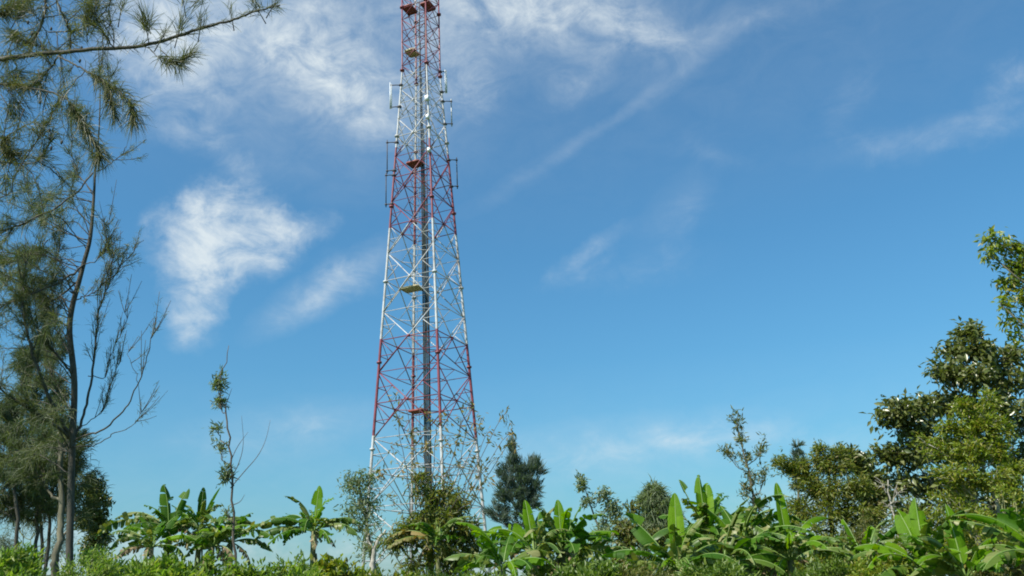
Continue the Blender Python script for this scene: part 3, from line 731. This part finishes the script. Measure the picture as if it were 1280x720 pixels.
    for k in range(46):                                  # fine drooping side shoots through the left half
        x1, y1 = rng.uniform(-15, 78), rng.uniform(215, 600)
        Yk = 13 + rng.normal(0, .6); e = at(x1, y1, Yk)
        q = tp[int(np.argmin(abs(tp[:, 2] - (e[2] - rng.uniform(-.2, .9)))))]
        l = wander(rng, spline([q, (q + e) / 2 + [0, 0, rng.uniform(.05, .3)], e, e + np.array([-.12, 0, -.22])], 6), .012)
        mb = MB(); mb.tube(l, np.linspace(.009, .003, len(l)), 4); mb.build('branch', M['bark_dark'], T, base)
        t = rng.integers(len(l) // 3, len(l) - 1, 26)
        foliage(lf, rng, l[t], nrm(l[t + 1] - l[t]), dict(type='needle', m=5, L=.26, w=.006, along=.5, spread=.55, droop=1.0, scatter=.03))
    lf.build('crown', M['casuarina'], T, base)
main_casuarina()

CAS = dict(type='needle', m=13, L=.17, w=.011, along=.8, spread=.4, droop=.5, scatter=.05)
plant('casuarina_tree', 'casuarina with leaning trunk, left of the tall open one and close beside it', 'tree', 'casuarina trees',
      [(60, 735, 15), (67, 690, 15), (77, 640, 15.1), (80, 590, 15.2), (74, 540, 15.2)], (.075, .03),
      [(75, 560, 15.4, 40, 34, 26), (55, 590, 15.6, 40, 30, 26), (95, 600, 15.6, 30, 34, 22), (100, 640, 15.7, 26, 26, 14)], CAS, (M['bark'], M['casuarina_dark']), 31)
for i, (x0, xt, yt, Y, lab) in enumerate((
        (41, 36, 455, 20, 'thin dark casuarina in the left grove, tallest crown behind the arching limbs'),
        (52, 60, 420, 22, 'casuarina with olive crown rising highest behind the forked trunk'),
        (65, 78, 500, 21, 'slim casuarina just left of the forked trunk, crown low and dark'),
        (14, 8, 520, 19, 'dark bushy casuarina cut by the left edge of the photo'))):
    rng = np.random.default_rng(50 + i)
    lob = []
    for k in range(9):
        t = k / 8; y = 636 + (yt - 636) * t
        w = 34 * (1 - t) ** .7 + 10
        lob.append((x0 + (xt - x0) * t + rng.normal(0, 12) * (1 - t * .5), y + rng.normal(0, 8), Y + rng.normal(0, .5), w, 26 - 8 * t, 20))
    plant('casuarina_tree', lab, 'tree', 'casuarina trees', [(x0, 720, Y), (x0 + 2, 640, Y), ((x0 + xt) / 2, 560, Y), (xt, yt, Y)], (.05, .015), lob,
          dict(CAS, m=14, droop=1.0), (M['bark_dark'], M['casuarina'] if i == 1 else M['casuarina_dark']), 60 + i, wob=.03)
plant('young_tree', 'small dark upright tree standing right of the casuarina trunks', 'tree', None, [(118, 735, 24), (119, 660, 24), (121, 598, 24)], (.06, .015),
      [(118, 610, 24, 9, 14, 12), (124, 630, 24, 12, 16, 14), (114, 650, 24, 14, 16, 16), (126, 665, 24, 14, 16, 16), (118, 685, 24, 18, 18, 16)], dict(type='leaf', m=12, L=.14, ratio=.4), (M['bark_dark'], M['broad_dark']), 71)
plant('young_tree', 'thin bare-twigged young tree with a tufted tip, alone above the bananas', 'tree', None,
      [(292, 735, 12), (289, 660, 12), (286, 590, 12), (283, 530, 12), (279, 490, 12), (286, 432, 12)], (.02, .004),
      [(274, 478, 12, 6, 16, 16), (272, 500, 12, 6, 8, 10), (271, 535, 12, 8, 4, 5), (273, 557, 12, 10, 5, 6), (284, 590, 12, 7, 12, 14), (284, 640, 12, 6, 10, 3)],
      dict(type='leaf', m=3, L=.09, ratio=.22, up=.1, scatter=.03, tumble=1), (M['bark_twig'], M['greyleaf']), 72, twl=.7, twig_r=.004)
def add_twigs(T, lists, r0, r1, mat):
    base = np.array(T.location)
    for L_ in lists:
        b = MB(); l = spline(pol(L_), 6); b.tube(l, np.linspace(r0, r1, len(l)), 5); b.build('branch', mat, T, base)
add_twigs(bpy.data.objects['young_tree.001'], [[(288, 610, 12), (305, 590, 11.9), (322, 570, 11.8), (332, 550, 11.8), (338, 525, 11.8)], [(287, 600, 12), (298, 580, 12), (304, 555, 12), (302, 520, 12)], [(289, 632, 12), (300, 627, 12), (306, 618, 12)], [(285, 585, 12), (296, 560, 12.1), (310, 540, 12.1)], [(281, 510, 12), (290, 485, 12)]], .007, .002, M['bark_twig'])

# ---- bananas
B_, O_, Y_ = 'banana', 'banana_old', 'banana_young'
banana('banana plant with torn fronds sweeping left, leftmost of the clump beside the casuarinas', 212, 662, 20, [(150, 84, 1.35, 20, .24, .1, B_), (60, 80, 1.3, 30, .22, .2, B_), (178, 42, 1.7, 62, .26, .95, O_), (200, 30, 1.75, 75, .26, .95, O_), (185, 12, 1.6, 60, .24, .95, O_), (230, 25, 1.4, 80, .25, .9, B_), (120, 40, 1.4, 80, .25, .8, B_), (320, 30, 1.3, 70, .25, .8, O_), (270, 20, 1.3, 70, .24, .8, B_)], 101)
banana('banana plant with two upright young leaves, middle of the clump beside the casuarinas', 249, 662, 20.5, [(100, 86, 1.25, 8, .17, .05, B_), (20, 74, 1.3, 14, .17, .05, B_), (160, 55, 1.3, 80, .26, .5, Y_), (190, 30, 1.3, 80, .24, .8, B_), (300, 40, 1.3, 80, .24, .7, O_), (10, 35, 1.5, 75, .24, .9, O_), (250, 15, 1.3, 60, .23, .8, B_)], 102)
banana('banana plant behind the thin bare young tree, torn fronds drooping right', 288, 678, 20, [(20, 50, 1.3, 70, .24, .9, O_), (160, 50, 1.2, 80, .24, .7, Y_), (340, 35, 1.3, 75, .24, .9, B_), (90, 65, 1.1, 50, .22, .5, B_), (230, 30, 1.2, 70, .23, .8, O_), (200, 10, 1.1, 60, .22, .9, O_)], 103)
banana('banana plant with one tall upright leaf, standing alone left of the tower', 392, 664, 20, [(75, 80, 1.35, 6, .2, .05, Y_), (180, 40, 1.45, 70, .26, .9, O_), (195, 20, 1.5, 60, .25, .9, O_), (165, 58, 1.2, 90, .25, .7, B_), (5, 40, 1.2, 70, .25, .9, O_), (340, 25, 1.3, 75, .25, .9, O_), (270, 35, 1.3, 90, .26, .8, B_), (220, 10, 1.3, 60, .25, .9, B_), (300, 5, 1.3, 50, .25, .9, B_)], 104)
banana('banana plant right of the tower legs with a broad dark leaf leaning left', 668, 690, 16, [(165, 40, 1.35, 45, .25, .15, B_), (110, 76, 1.15, 12, .15, .1, Y_), (60, 70, 1.1, 40, .2, .3, B_), (180, 60, 1.1, 90, .22, .6, Y_), (200, 20, 1.2, 60, .24, .8, O_), (20, 45, 1.2, 70, .22, .6, B_), (300, 20, 1.2, 60, .24, .9, O_), (250, 30, 1.1, 70, .24, .7, B_)], 105)
banana('banana plant right of the tower legs with pointed leaves fanning right', 703, 688, 16.5, [(40, 66, 1.1, 20, .16, .2, B_), (95, 82, 1.1, 10, .15, .1, Y_), (150, 74, 1.0, 15, .15, .2, B_), (10, 40, 1.1, 60, .22, .6, Y_), (350, 15, 1.2, 55, .23, .9, O_), (200, 40, 1.1, 70, .22, .7, B_), (280, 25, 1.1, 70, .22, .8, B_), (325, 5, 1.2, 50, .2, .9, O_)], 106)
banana('low banana plant at the foot of the tower with pale torn fronds', 628, 712, 15, [(120, 60, 1.0, 50, .2, .5, B_), (20, 45, 1.0, 70, .2, .7, O_), (180, 40, 1.0, 60, .2, .7, O_), (300, 25, 1.0, 60, .2, .8, B_), (70, 70, .8, 30, .16, .3, B_)], 107)
banana('banana plant with a broad dark leaf and a bright one, right of the fluffy tree', 848, 712, 14, [(140, 58, 1.25, 22, .25, .1, B_), (65, 82, 1.25, 8, .15, .05, Y_), (185, 25, 1.1, 60, .22, .9, O_), (165, 40, 1.1, 60, .22, .7, B_), (20, 45, 1.2, 80, .22, .9, O_), (300, 30, 1.1, 70, .22, .8, B_), (230, 20, 1.1, 60, .2, .8, O_)], 108)
banana('tall banana plant with narrow upright tips crowding together, tallest of the right hand clump', 884, 672, 16, [(120, 68, 1.25, 8, .14, .05, B_), (95, 84, 1.2, 10, .17, .05, Y_), (60, 76, 1.1, 15, .17, .1, Y_), (150, 55, .9, 60, .2, .4, B_), (20, 50, 1.2, 85, .24, .85, O_), (200, 30, 1.2, 80, .24, .9, O_), (270, 20, 1.2, 80, .24, .9, O_), (320, 30, 1.2, 80, .24, .9, O_), (240, 35, 1.1, 90, .24, .9, B_)], 109)
banana('banana plant with shredded fronds arching over, between the tall one and the olive tree', 928, 684, 15.5, [(100, 66, 1.0, 30, .18, .3, B_), (30, 45, 1.2, 80, .24, .9, B_), (170, 45, 1.3, 90, .25, .95, O_), (200, 30, 1.3, 80, .24, .95, O_), (250, 30, 1.2, 90, .24, .95, O_), (310, 30, 1.2, 90, .24, .95, O_), (350, 30, 1.2, 70, .23, .9, B_), (60, 60, 1.0, 50, .2, .4, B_)], 110)
banana('banana plant with a bright upright leaf in front of the olive tree', 988, 700, 15, [(95, 84, 1.35, 6, .13, .05, Y_), (20, 40, 1.2, 70, .2, .8, B_), (345, 25, 1.2, 70, .2, .9, O_), (170, 40, 1.1, 80, .22, .8, O_), (210, 20, 1.1, 60, .22, .8, B_), (300, 40, 1.0, 80, .2, .8, Y_)], 111)
banana('low banana plant with fresh green leaves under the big broadleaf tree', 1158, 712, 13, [(110, 76, 1.0, 20, .19, .2, Y_), (50, 80, 1.1, 12, .16, .2, Y_), (160, 50, .9, 60, .2, .5, Y_), (20, 40, .9, 60, .18, .6, B_), (250, 30, .9, 70, .2, .6, Y_), (200, 15, .9, 50, .2, .8, O_)], 112)
banana('banana plant under the big broadleaf tree, leaf standing beside the pale slim trunk', 1208, 722, 12.5, [(100, 84, 1.05, 8, .15, .1, Y_), (150, 60, .9, 40, .18, .3, B_), (30, 50, .9, 60, .18, .5, Y_), (200, 30, .9, 60, .18, .7, O_), (280, 30, .9, 60, .18, .7, B_)], 113)
banana('banana plant at the right edge with one serrated torn leaf pointing in', 1312, 700, 11, [(165, 48, 1.0, 40, .16, .95, O_), (190, 20, .8, 50, .16, .8, B_), (140, 60, .8, 40, .16, .4, B_), (60, 60, .9, 40, .2, .4, B_)], 114)

banana('yellowing ragged banana plant tangled in the creeper bush before the tower', 548, 676, 21.4, [(178, 35, 1.5, 70, .2, .9, 'banana_yellow'), (195, 20, 1.4, 60, .2, .9, 'banana_yellow'), (165, 55, 1.3, 80, .2, .8, Y_), (60, 60, 1.0, 40, .18, .4, Y_), (280, 40, 1.2, 80, .2, .8, O_)], 120, r=.08)
banana('small banana plant leaning left in front of the leftmost clump, dark stem', 190, 684, 19, [(170, 50, 1.2, 70, .22, .9, O_), (60, 70, 1.0, 40, .2, .5, B_)], 115, r=.07)
banana('short banana plant filling the gap inside the clump behind the bare young tree', 266, 682, 19.5, [(80, 75, 1.1, 30, .2, .3, B_), (200, 40, 1.1, 80, .22, .9, O_)], 116, r=.07)
banana('banana plant with drooping shreds on the near side of the shredded one', 905, 706, 14.5, [(120, 60, 1.0, 60, .2, .8, B_), (40, 55, 1.0, 70, .2, .8, O_)], 117, r=.08)
banana('small banana plant in front of the leafy scrub, low at right of the olive tree', 1085, 712, 14, [(100, 75, .9, 20, .16, .2, Y_), (170, 45, 1.0, 70, .2, .9, O_)], 118, r=.07)
banana('banana plant between the tower bananas and the leaning sapling, leaves ragged', 732, 706, 17, [(90, 70, 1.0, 30, .18, .5, B_), (10, 45, 1.0, 70, .2, .9, O_)], 119, r=.07)

# ---- trees round the tower
LF = dict(type='leaf', m=7, L=.13, ratio=.42)
plant('slender_tree', 'grey green feathery tree just left of the tower, behind the lone banana', 'tree', None, [(472, 735, 36), (465, 690, 36), (455, 640, 36), (448, 600, 36)], (.13, .03),
      [(436, 605, 36, 14, 12, 12), (455, 600, 36, 14, 10, 12), (447, 625, 36, 18, 14, 14), (462, 622, 36.3, 12, 16, 12), (440, 650, 36, 14, 14, 10), (458, 655, 36, 14, 18, 14), (462, 685, 36, 14, 14, 10)], dict(type='leaf', m=9, L=.2, ratio=.28, scatter=.2, tumble=1.0), (M['bark'], M['greyleaf']), 201, twig_r=.012, dens=.6)
plant('pale_trunk_tree', 'dead whitish forked stump at the left foot of the tower', 'tree', None, [(464, 740, 30), (465, 710, 30), (469, 685, 30), (482, 662, 30)], (.14, .03),
      [(458, 672, 30, 5, 12, 4), (492, 655, 30, 10, 6, 4)], dict(type='leaf', m=1, L=.1), (M['bark_pale'], M['brownish']), 202, twig_r=.01)
plant('conifer_tree', 'dark blue green conifer with spiky top right of the tower', 'tree', None, [(662, 735, 42), (658, 660, 42), (650, 600, 42), (640, 540, 42)], (.17, .02),
      [(640, 562, 42, 3, 12, 10), (642, 584, 42, 8, 12, 14), (634, 596, 42, 12, 14, 16), (655, 595, 42, 14, 12, 18), (667, 590, 42, 7, 16, 10), (676, 594, 42, 4, 14, 7), (630, 615, 42, 14, 14, 18), (650, 615, 42, 16, 16, 26), (668, 612, 42, 14, 14, 18), (642, 636, 42, 22, 14, 26), (660, 632, 42, 16, 14, 16), (622, 645, 42, 16, 10, 16), (650, 655, 42, 20, 10, 14)],
      dict(type='needle', m=7, L=.4, w=.03, along=.9, spread=.35, droop=.1, scatter=.06, up=.5), (M['bark_dark'], M['conifer_blue']), 203, twig_r=.012, droop=-.45, rise=.9)
plant('slender_tree', 'thin leaning sapling with sparse pale leaf clusters, right of the conifer', 'tree', None, [(765, 735, 22), (755, 690, 22), (745, 645, 22), (728, 605, 22)], (.05, .008),
      [(728, 605, 22, 6, 10, 9), (735, 625, 22, 6, 8, 6), (752, 615, 22, 10, 7, 6), (764, 628, 22, 10, 12, 12), (758, 650, 22, 8, 10, 7), (740, 668, 22, 8, 8, 4), (771, 645, 22, 6, 8, 6)], dict(type='leaf', m=5, L=.12, ratio=.35, scatter=.06, along=.8, tumble=1.0), (M['bark'], M['greyleaf']), 204, twl=.6)
plant('slender_tree', 'small olive leafy tree between the leaning sapling and the fluffy tree', 'tree', None, [(785, 735, 20), (784, 690, 20), (782, 650, 20)], (.045, .01),
      [(778, 660, 20, 12, 12, 16), (790, 668, 20, 10, 12, 12), (782, 685, 20, 14, 12, 16), (792, 640, 20, 5, 10, 5), (776, 705, 20, 14, 12, 12)], dict(type='leaf', m=7, L=.12, ratio=.35, scatter=.06, tumble=.9), (M['bark'], M['olive']), 205)
plant('fluffy_tree', 'round fluffy pale green tree with drooping fine foliage', 'tree', None, [(828, 735, 30), (826, 690, 30), (822, 650, 30), (818, 615, 30)], (.09, .02),
      [(818, 615, 30, 11, 10, 16), (808, 630, 30, 11, 12, 16), (828, 630, 30, 13, 12, 18), (818, 645, 30, 18, 14, 26), (838, 650, 30, 12, 14, 14), (805, 660, 30, 12, 12, 14), (826, 668, 30, 20, 12, 16)], dict(type='needle', m=15, L=.34, w=.026, along=.5, spread=.55, droop=1.1, scatter=.08), (M['bark'], M['greyleaf']), 206, twig_r=.01, dens=.7)
plant('slender_tree', 'tall thin tree with wispy leafed shoots above the right hand bananas', 'tree', None, [(952, 735, 24), (948, 680, 24), (942, 630, 24), (932, 580, 24), (920, 532, 24)], (.07, .008),
      [(920, 530, 24, 7, 10, 9), (926, 550, 24, 8, 8, 7), (910, 570, 24, 8, 9, 8), (932, 575, 24, 8, 10, 8), (952, 565, 24, 6, 12, 8), (940, 600, 24, 10, 10, 10), (955, 600, 24, 6, 12, 7), (930, 615, 24, 10, 10, 8), (948, 635, 24, 14, 12, 12)], dict(type='leaf', m=3, L=.15, ratio=.24, scatter=.05, up=.2, tumble=1.0), (M['bark'], M['olive']), 207, twl=.7, droop=-.7)

# ---- creeper-hung bush in front of the tower
vb = plant('creeper_bush', 'creeper covered bush with thin brownish shoots climbing in front of the tower', 'bush', None, [(541, 740, 22), (541, 690, 22), (540, 640, 22), (535, 590, 22)], (.09, .014),
      [(538, 632, 22, 8, 26, 22), (528, 655, 22, 18, 12, 18), (556, 655, 21.8, 14, 16, 18), (572, 632, 22, 9, 22, 20), (582, 662, 22, 18, 16, 22), (512, 664, 21.8, 20, 8, 18), (492, 676, 21.8, 18, 6, 12), (548, 682, 21.6, 22, 16, 24), (590, 690, 22, 18, 18, 22), (524, 606, 22, 5, 18, 9), (555, 620, 22.2, 6, 16, 8), (520, 705, 21.6, 14, 14, 10), (565, 706, 21.8, 22, 14, 18)],
      dict(type='leaf', m=6, L=.2, ratio=.2, scatter=.1, tumble=.9, up=-.5), (M['bark_dark'], M['creeper']), 210)
def shoots():
    rng = np.random.default_rng(212)
    base = np.array(vb.location); lf = MB()
    tops = [(498, 520), (505, 500), (515, 545), (522, 515), (535, 560), (548, 530), (560, 545), (572, 520), (585, 508), (600, 525), (612, 540), (628, 520), (640, 553), (618, 575), (490, 560), (478, 590), (484, 620), (606, 600), (595, 570), (576, 580), (510, 580), (555, 590), (630, 545), (590, 540)]
    for i, (x, y) in enumerate(tops):
        Y = 22 + rng.normal(0, .5); x0 = 540 + (x - 540) * .3 + rng.normal(0, 8)
        l = wander(rng, spline(pol([(x0, 665 + rng.normal(0, 8), 22), (x0 * .55 + x * .45, (y + 660) / 2, Y), (x, y, Y), (x + rng.normal(4, 9), y + abs(rng.normal(3, 6)), Y)]), 6), .02)
        b = MB(); b.tube(l, np.linspace(.011, .004, len(l)), 4); b.build('shoot', M['bark_twig'], vb, base)
        k = 10; t = rng.uniform(.35, 1, k) * (len(l) - 1.01); a = t.astype(int)
        foliage(lf, rng, l[a], nrm(l[a + 1] - l[a]), dict(type='leaf', m=3, L=.16, ratio=.32, scatter=.07, tumble=1.2, up=-.2))
    lf.build('shoot_leaves', M['brownish'], vb, base)
shoots()

# ---- right hand trees
NB = dict(type='leaf', m=6, L=.155, ratio=.46, scatter=.08, along=.4, spread=.7, tumble=.55)
plant('broadleaf_tree', 'big dark glossy broadleaf tree filling the right side, pale branches inside', 'tree', None,
      [(1225, 735, 18), (1222, 680, 18), (1215, 620, 18), (1212, 540, 18), (1218, 470, 18), (1215, 420, 18)], (.1, .015),
      [(1213, 416, 18, 16, 12, 14), (1192, 440, 18, 20, 12, 16), (1225, 440, 18, 24, 14, 18), (1255, 445, 18.2, 26, 10, 16), (1180, 462, 17.8, 18, 10, 12), (1215, 470, 17.8, 34, 16, 26), (1262, 475, 18.2, 30, 18, 24),
       (1125, 512, 17.6, 26, 12, 20), (1150, 505, 17.8, 20, 10, 14), (1108, 522, 17.6, 14, 9, 10), (1185, 505, 18.2, 30, 16, 22), (1235, 510, 18, 36, 20, 30), (1285, 520, 18.4, 34, 24, 26), (1145, 535, 17.8, 22, 12, 16), (1108, 568, 17.8, 20, 10, 14), (1130, 562, 17.8, 22, 12, 16),
       (1170, 560, 18, 28, 18, 22), (1225, 560, 18.4, 40, 22, 28), (1280, 570, 18.6, 34, 26, 24), (1135, 600, 18, 24, 14, 18), (1180, 610, 18.2, 32, 20, 24), (1240, 620, 18.6, 40, 24, 28), (1285, 640, 18.6, 30, 26, 20), (1140, 640, 18.4, 24, 18, 14), (1190, 660, 18.6, 34, 20, 18), (1250, 680, 18.8, 40, 20, 20), (1130, 680, 18.6, 24, 20, 14)],
      NB, (M['bark'], M['broad_dark']), 301, limb_parts=True, twig_r=.008, dens=1.05)
plant('feathery_tree', 'yellow green feathery young tree standing in front of the dark broadleaf tree', 'tree', None,
      [(1256, 740, 14), (1245, 690, 14), (1236, 640, 14), (1222, 580, 14), (1218, 530, 14)], (.045, .008),
      [(1190, 535, 14, 24, 16, 24), (1225, 530, 14, 26, 18, 26), (1180, 560, 14, 22, 14, 18), (1215, 565, 13.8, 30, 16, 26), (1250, 560, 14, 24, 18, 22), (1195, 595, 13.8, 30, 14, 22), (1240, 600, 13.8, 28, 18, 24), (1265, 590, 14, 20, 18, 16), (1205, 510, 14, 16, 12, 14), (1170, 590, 14, 16, 10, 10), (1160, 555, 14, 14, 14, 8), (1185, 630, 13.9, 24, 16, 14), (1215, 645, 13.8, 22, 18, 14), (1260, 655, 14, 24, 18, 14), (1250, 535, 14, 18, 14, 12), (1235, 500, 14, 10, 12, 8), (1268, 620, 14, 18, 14, 10)],
      dict(type='leaf', m=9, L=.085, ratio=.28, scatter=.05, along=.9, spread=.5, tumble=.8), (M['bark_pale'], M['yellow_green']), 302, twl=.85, dens=1.0)
plant('olive_tree_bush', 'dense olive green fine leaved tree between the bananas and the broadleaf tree', 'tree', None,
      [(1048, 740, 20), (1046, 690, 20), (1042, 630, 20), (1035, 570, 20)], (.1, .015),
      [(974, 576, 20, 8, 3, 8), (985, 582, 20, 12, 5, 10), (1000, 587, 20, 14, 8, 14), (1022, 562, 20, 6, 5, 7), (1050, 566, 20, 8, 6, 7), (1028, 575, 20, 16, 12, 18), (1045, 585, 20, 22, 12, 22), (1010, 605, 20, 20, 14, 24), (1040, 612, 19.8, 28, 16, 32), (1072, 605, 20, 20, 14, 20), (1000, 640, 20, 18, 16, 22), (1035, 645, 19.8, 30, 18, 34), (1075, 640, 20, 24, 18, 26), (1020, 685, 20, 28, 20, 28), (1065, 680, 20, 30, 22, 30), (1098, 660, 20, 18, 18, 18), (1098, 695, 20, 20, 18, 18)],
      dict(type='leaf', m=10, L=.11, ratio=.26, scatter=.07, along=.8, spread=.5, tumble=.8), (M['bark'], M['olive_light']), 303, dens=1.0)
plant('dark_tree', 'dark round leaved tree peeping out right behind the olive one', 'tree', None, [(1085, 740, 24), (1084, 670, 24), (1080, 600, 24)], (.09, .02),
      [(1062, 572, 24, 16, 8, 12), (1078, 580, 24, 14, 8, 12), (1090, 600, 24, 16, 6, 12), (1085, 615, 24, 22, 10, 16), (1098, 622, 24, 18, 8, 12), (1090, 640, 24, 20, 10, 12)], dict(NB, L=.2, m=8), (M['bark_dark'], M['broad_dark']), 304)
plant('conifer_tree', 'small pale spire of a distant conifer poking up behind the olive tree', 'tree', None, [(1000, 735, 48), (999, 620, 48), (997, 548, 48)], (.14, .01),
      [(997, 558, 48, 3, 10, 8), (996, 572, 48, 6, 8, 9), (1000, 582, 48, 8, 8, 10), (998, 600, 48, 10, 12, 10)], dict(type='needle', m=8, L=.4, w=.03, spread=.4, up=.2, droop=.1), (M['bark'], M['conifer_blue']), 305)
plant('pale_trunk_tree', 'slim grey dead tree with bare twigs left of the big broadleaf tree', 'tree', None, [(1124, 740, 17), (1120, 690, 17), (1116, 640, 17), (1110, 600, 17)], (.035, .01),
      [(1105, 605, 17, 14, 16, 12), (1122, 615, 17, 12, 12, 10), (1112, 630, 17, 16, 10, 8)], dict(type='leaf', m=1, L=.08, ratio=.3), (M['bark_pale'], M['brownish']), 306, skipfrac=.7, twig_r=.006)
tp = np.array([(8.6, 10.5, -.05), (8.7, 10.5, 1.5), (8.7, 10.6, 3), (8.9, 10.6, 4.8), (8.8, 10.6, 6.6)])
plant('overhanging_tree', 'light green small leaved tree reaching in at the right edge, highest foliage there', 'tree', None, tp, (.12, .03),
      [(1262, 305, 10.5, 22, 9, 16), (1240, 297, 10.4, 14, 4, 6), (1275, 325, 10.5, 22, 12, 18), (1258, 350, 10.5, 16, 8, 10), (1278, 372, 10.5, 22, 14, 16), (1250, 380, 10.4, 10, 5, 4), (1238, 318, 10.4, 10, 4, 4), (1300, 340, 10.6, 34, 34, 30), (1340, 300, 10.8, 60, 50, 30), (1355, 380, 10.8, 50, 40, 24), (1262, 398, 10.5, 8, 8, 3), (1273, 415, 10.5, 8, 10, 4)],
      dict(type='leaf', m=8, L=.085, ratio=.42, scatter=.045, along=.7, spread=.6, tumble=.7), (M['bark'], M['yellow_green']), 307, root=False, dens=.75, start=.2)

# ---- foreground shrubs
SH = dict(type='leaf', m=8, L=.075, ratio=.36, scatter=.05, along=.7, spread=.6, up=.25, tumble=.8)
shr = [
    (14, 698, 9.0, 34, 22, 'bright', 'pale green leafy shrub in the bottom left corner under the casuarinas'),
    (40, 672, 22, 44, 20, 'casuarina_dark', 'dark bush among the casuarina trunks in the left grove'),
    (108, 694, 9.5, 30, 18, 'bright', 'sunlit shrub at the foot of the forked casuarina trunk'),
    (176, 706, 9.6, 34, 12, 'bright', 'low sunlit shrub under the leftmost banana fronds'),
    (235, 705, 9.2, 34, 14, 'bright', 'sunlit shrub left of the thin bare young tree'),
    (310, 706, 9.4, 34, 13, 'bright', 'sunlit shrub right of the thin bare young tree'),
    (366, 706, 9.0, 32, 13, 'bright', 'sunlit shrub in front of the lone banana'),
    (418, 708, 9.6, 30, 12, 'yellow_green', 'darker leafy shrub between the lone banana and the tower'),
    (482, 714, 10.0, 36, 10, 'yellow_green', 'low yellow green shrub at the left foot of the tower'),
    (548, 716, 10.4, 36, 10, 'yellow_green', 'low yellow green shrub below the creeper covered bush'),
    (605, 718, 10.4, 30, 9, 'broad_mid', 'low dark green shrub at the right foot of the tower'),
    (735, 722, 12, 36, 9, 'broad_mid', 'low shrub below the leaning sapling'),
    (800, 722, 12, 36, 9, 'olive', 'low dull shrub under the fluffy tree'),
    (905, 722, 12, 40, 8, 'broad_mid', 'low shrub under the tall right hand banana'),
    (1050, 716, 13, 44, 10, 'broad_mid', 'dark low shrub under the olive tree'),
    (1105, 712, 13, 34, 12, 'yellow_green', 'yellow green shrub between the olive tree and the big broadleaf tree'),
    (700, 712, 17, 34, 12, 'broad_mid', 'leafy shrub crowding round the stems of the bananas right of the tower'),
    (868, 706, 17, 34, 14, 'olive', 'dull green shrub filling in behind the bright upright banana leaf'),
    (945, 700, 17, 34, 16, 'broad_mid', 'mid green shrub behind the shredded banana fronds'),
    (1015, 704, 17, 32, 14, 'yellow_green', 'yellowish shrub in front of the olive tree trunk'),
    (1190, 700, 16, 40, 18, 'broad_mid', 'leafy shrub behind the two bananas under the big broadleaf tree'),
    (770, 690, 21, 30, 24, 'greyleaf', 'greyish bush under the sparse leaning sapling'),
    (835, 694, 22, 34, 22, 'olive', 'olive bush below the round fluffy tree'),
    (905, 668, 21, 34, 22, 'broad_mid', 'taller bush rising behind the narrow upright banana tips'),
    (960, 672, 20, 34, 26, 'yellow_green', 'yellowish bush at the foot of the wispy thin tree'),
    (1100, 690, 16, 40, 24, 'olive', 'olive bush around the slim grey dead tree'),
    (1225, 680, 15.5, 44, 28, 'yellow_green', 'yellow green bush around the pale slim trunk at right'),
    (1165, 660, 16, 40, 30, 'olive_light', 'sunlit bush below the left lobe of the big broadleaf tree'),
    (1275, 660, 13, 36, 34, 'yellow_green', 'tall yellow green bush touching the right edge of the photo'),
    (1030, 690, 17.5, 40, 24, 'olive_light', 'sunlit bush at the base of the olive tree'),
    (1262, 712, 12, 32, 14, 'olive', 'dull shrub in the bottom right corner'),
]
for i, (px, py, Y, rx, ry, mk, lab) in enumerate(shr):
    rng = np.random.default_rng(400 + i); py += (0 if i == 1 else 28 if i < 11 else 8) + rng.uniform(-5, 6)
    lob = [(px + rng.uniform(-1.15, 1.15) * rx, py + rng.uniform(-.8, 1.2) * ry, Y + rng.normal(0, .4), rx * rng.uniform(.2, .45), ry * rng.uniform(.5, 1.4), int(rng.integers(7, 16))) for _ in range(9)]
    lob += [(px + rng.uniform(-.9, .9) * rx, py - ry * rng.uniform(.9, 1.7), Y + rng.normal(0, .3), 3, 8, 5) for _ in range(4)]
    lob += [(px + rng.uniform(-.9, .9) * rx, 745 + rng.uniform(-6, 20), Y + rng.normal(0, .3), rx * .6, 22, 14) for _ in range(4)]
    plant('leafy_shrub', lab, 'shrub', 'foreground shrubs', [(px, 745, Y), (px + rng.normal(0, 6), py, Y)], (.03, .008), lob, dict(SH, L=rng.uniform(.05, .1), m=int(rng.integers(5, 10)), ratio=rng.uniform(.25, .5)), (M['stem_green'], M[mk]), 420 + i, crown='foliage', stem='stem')
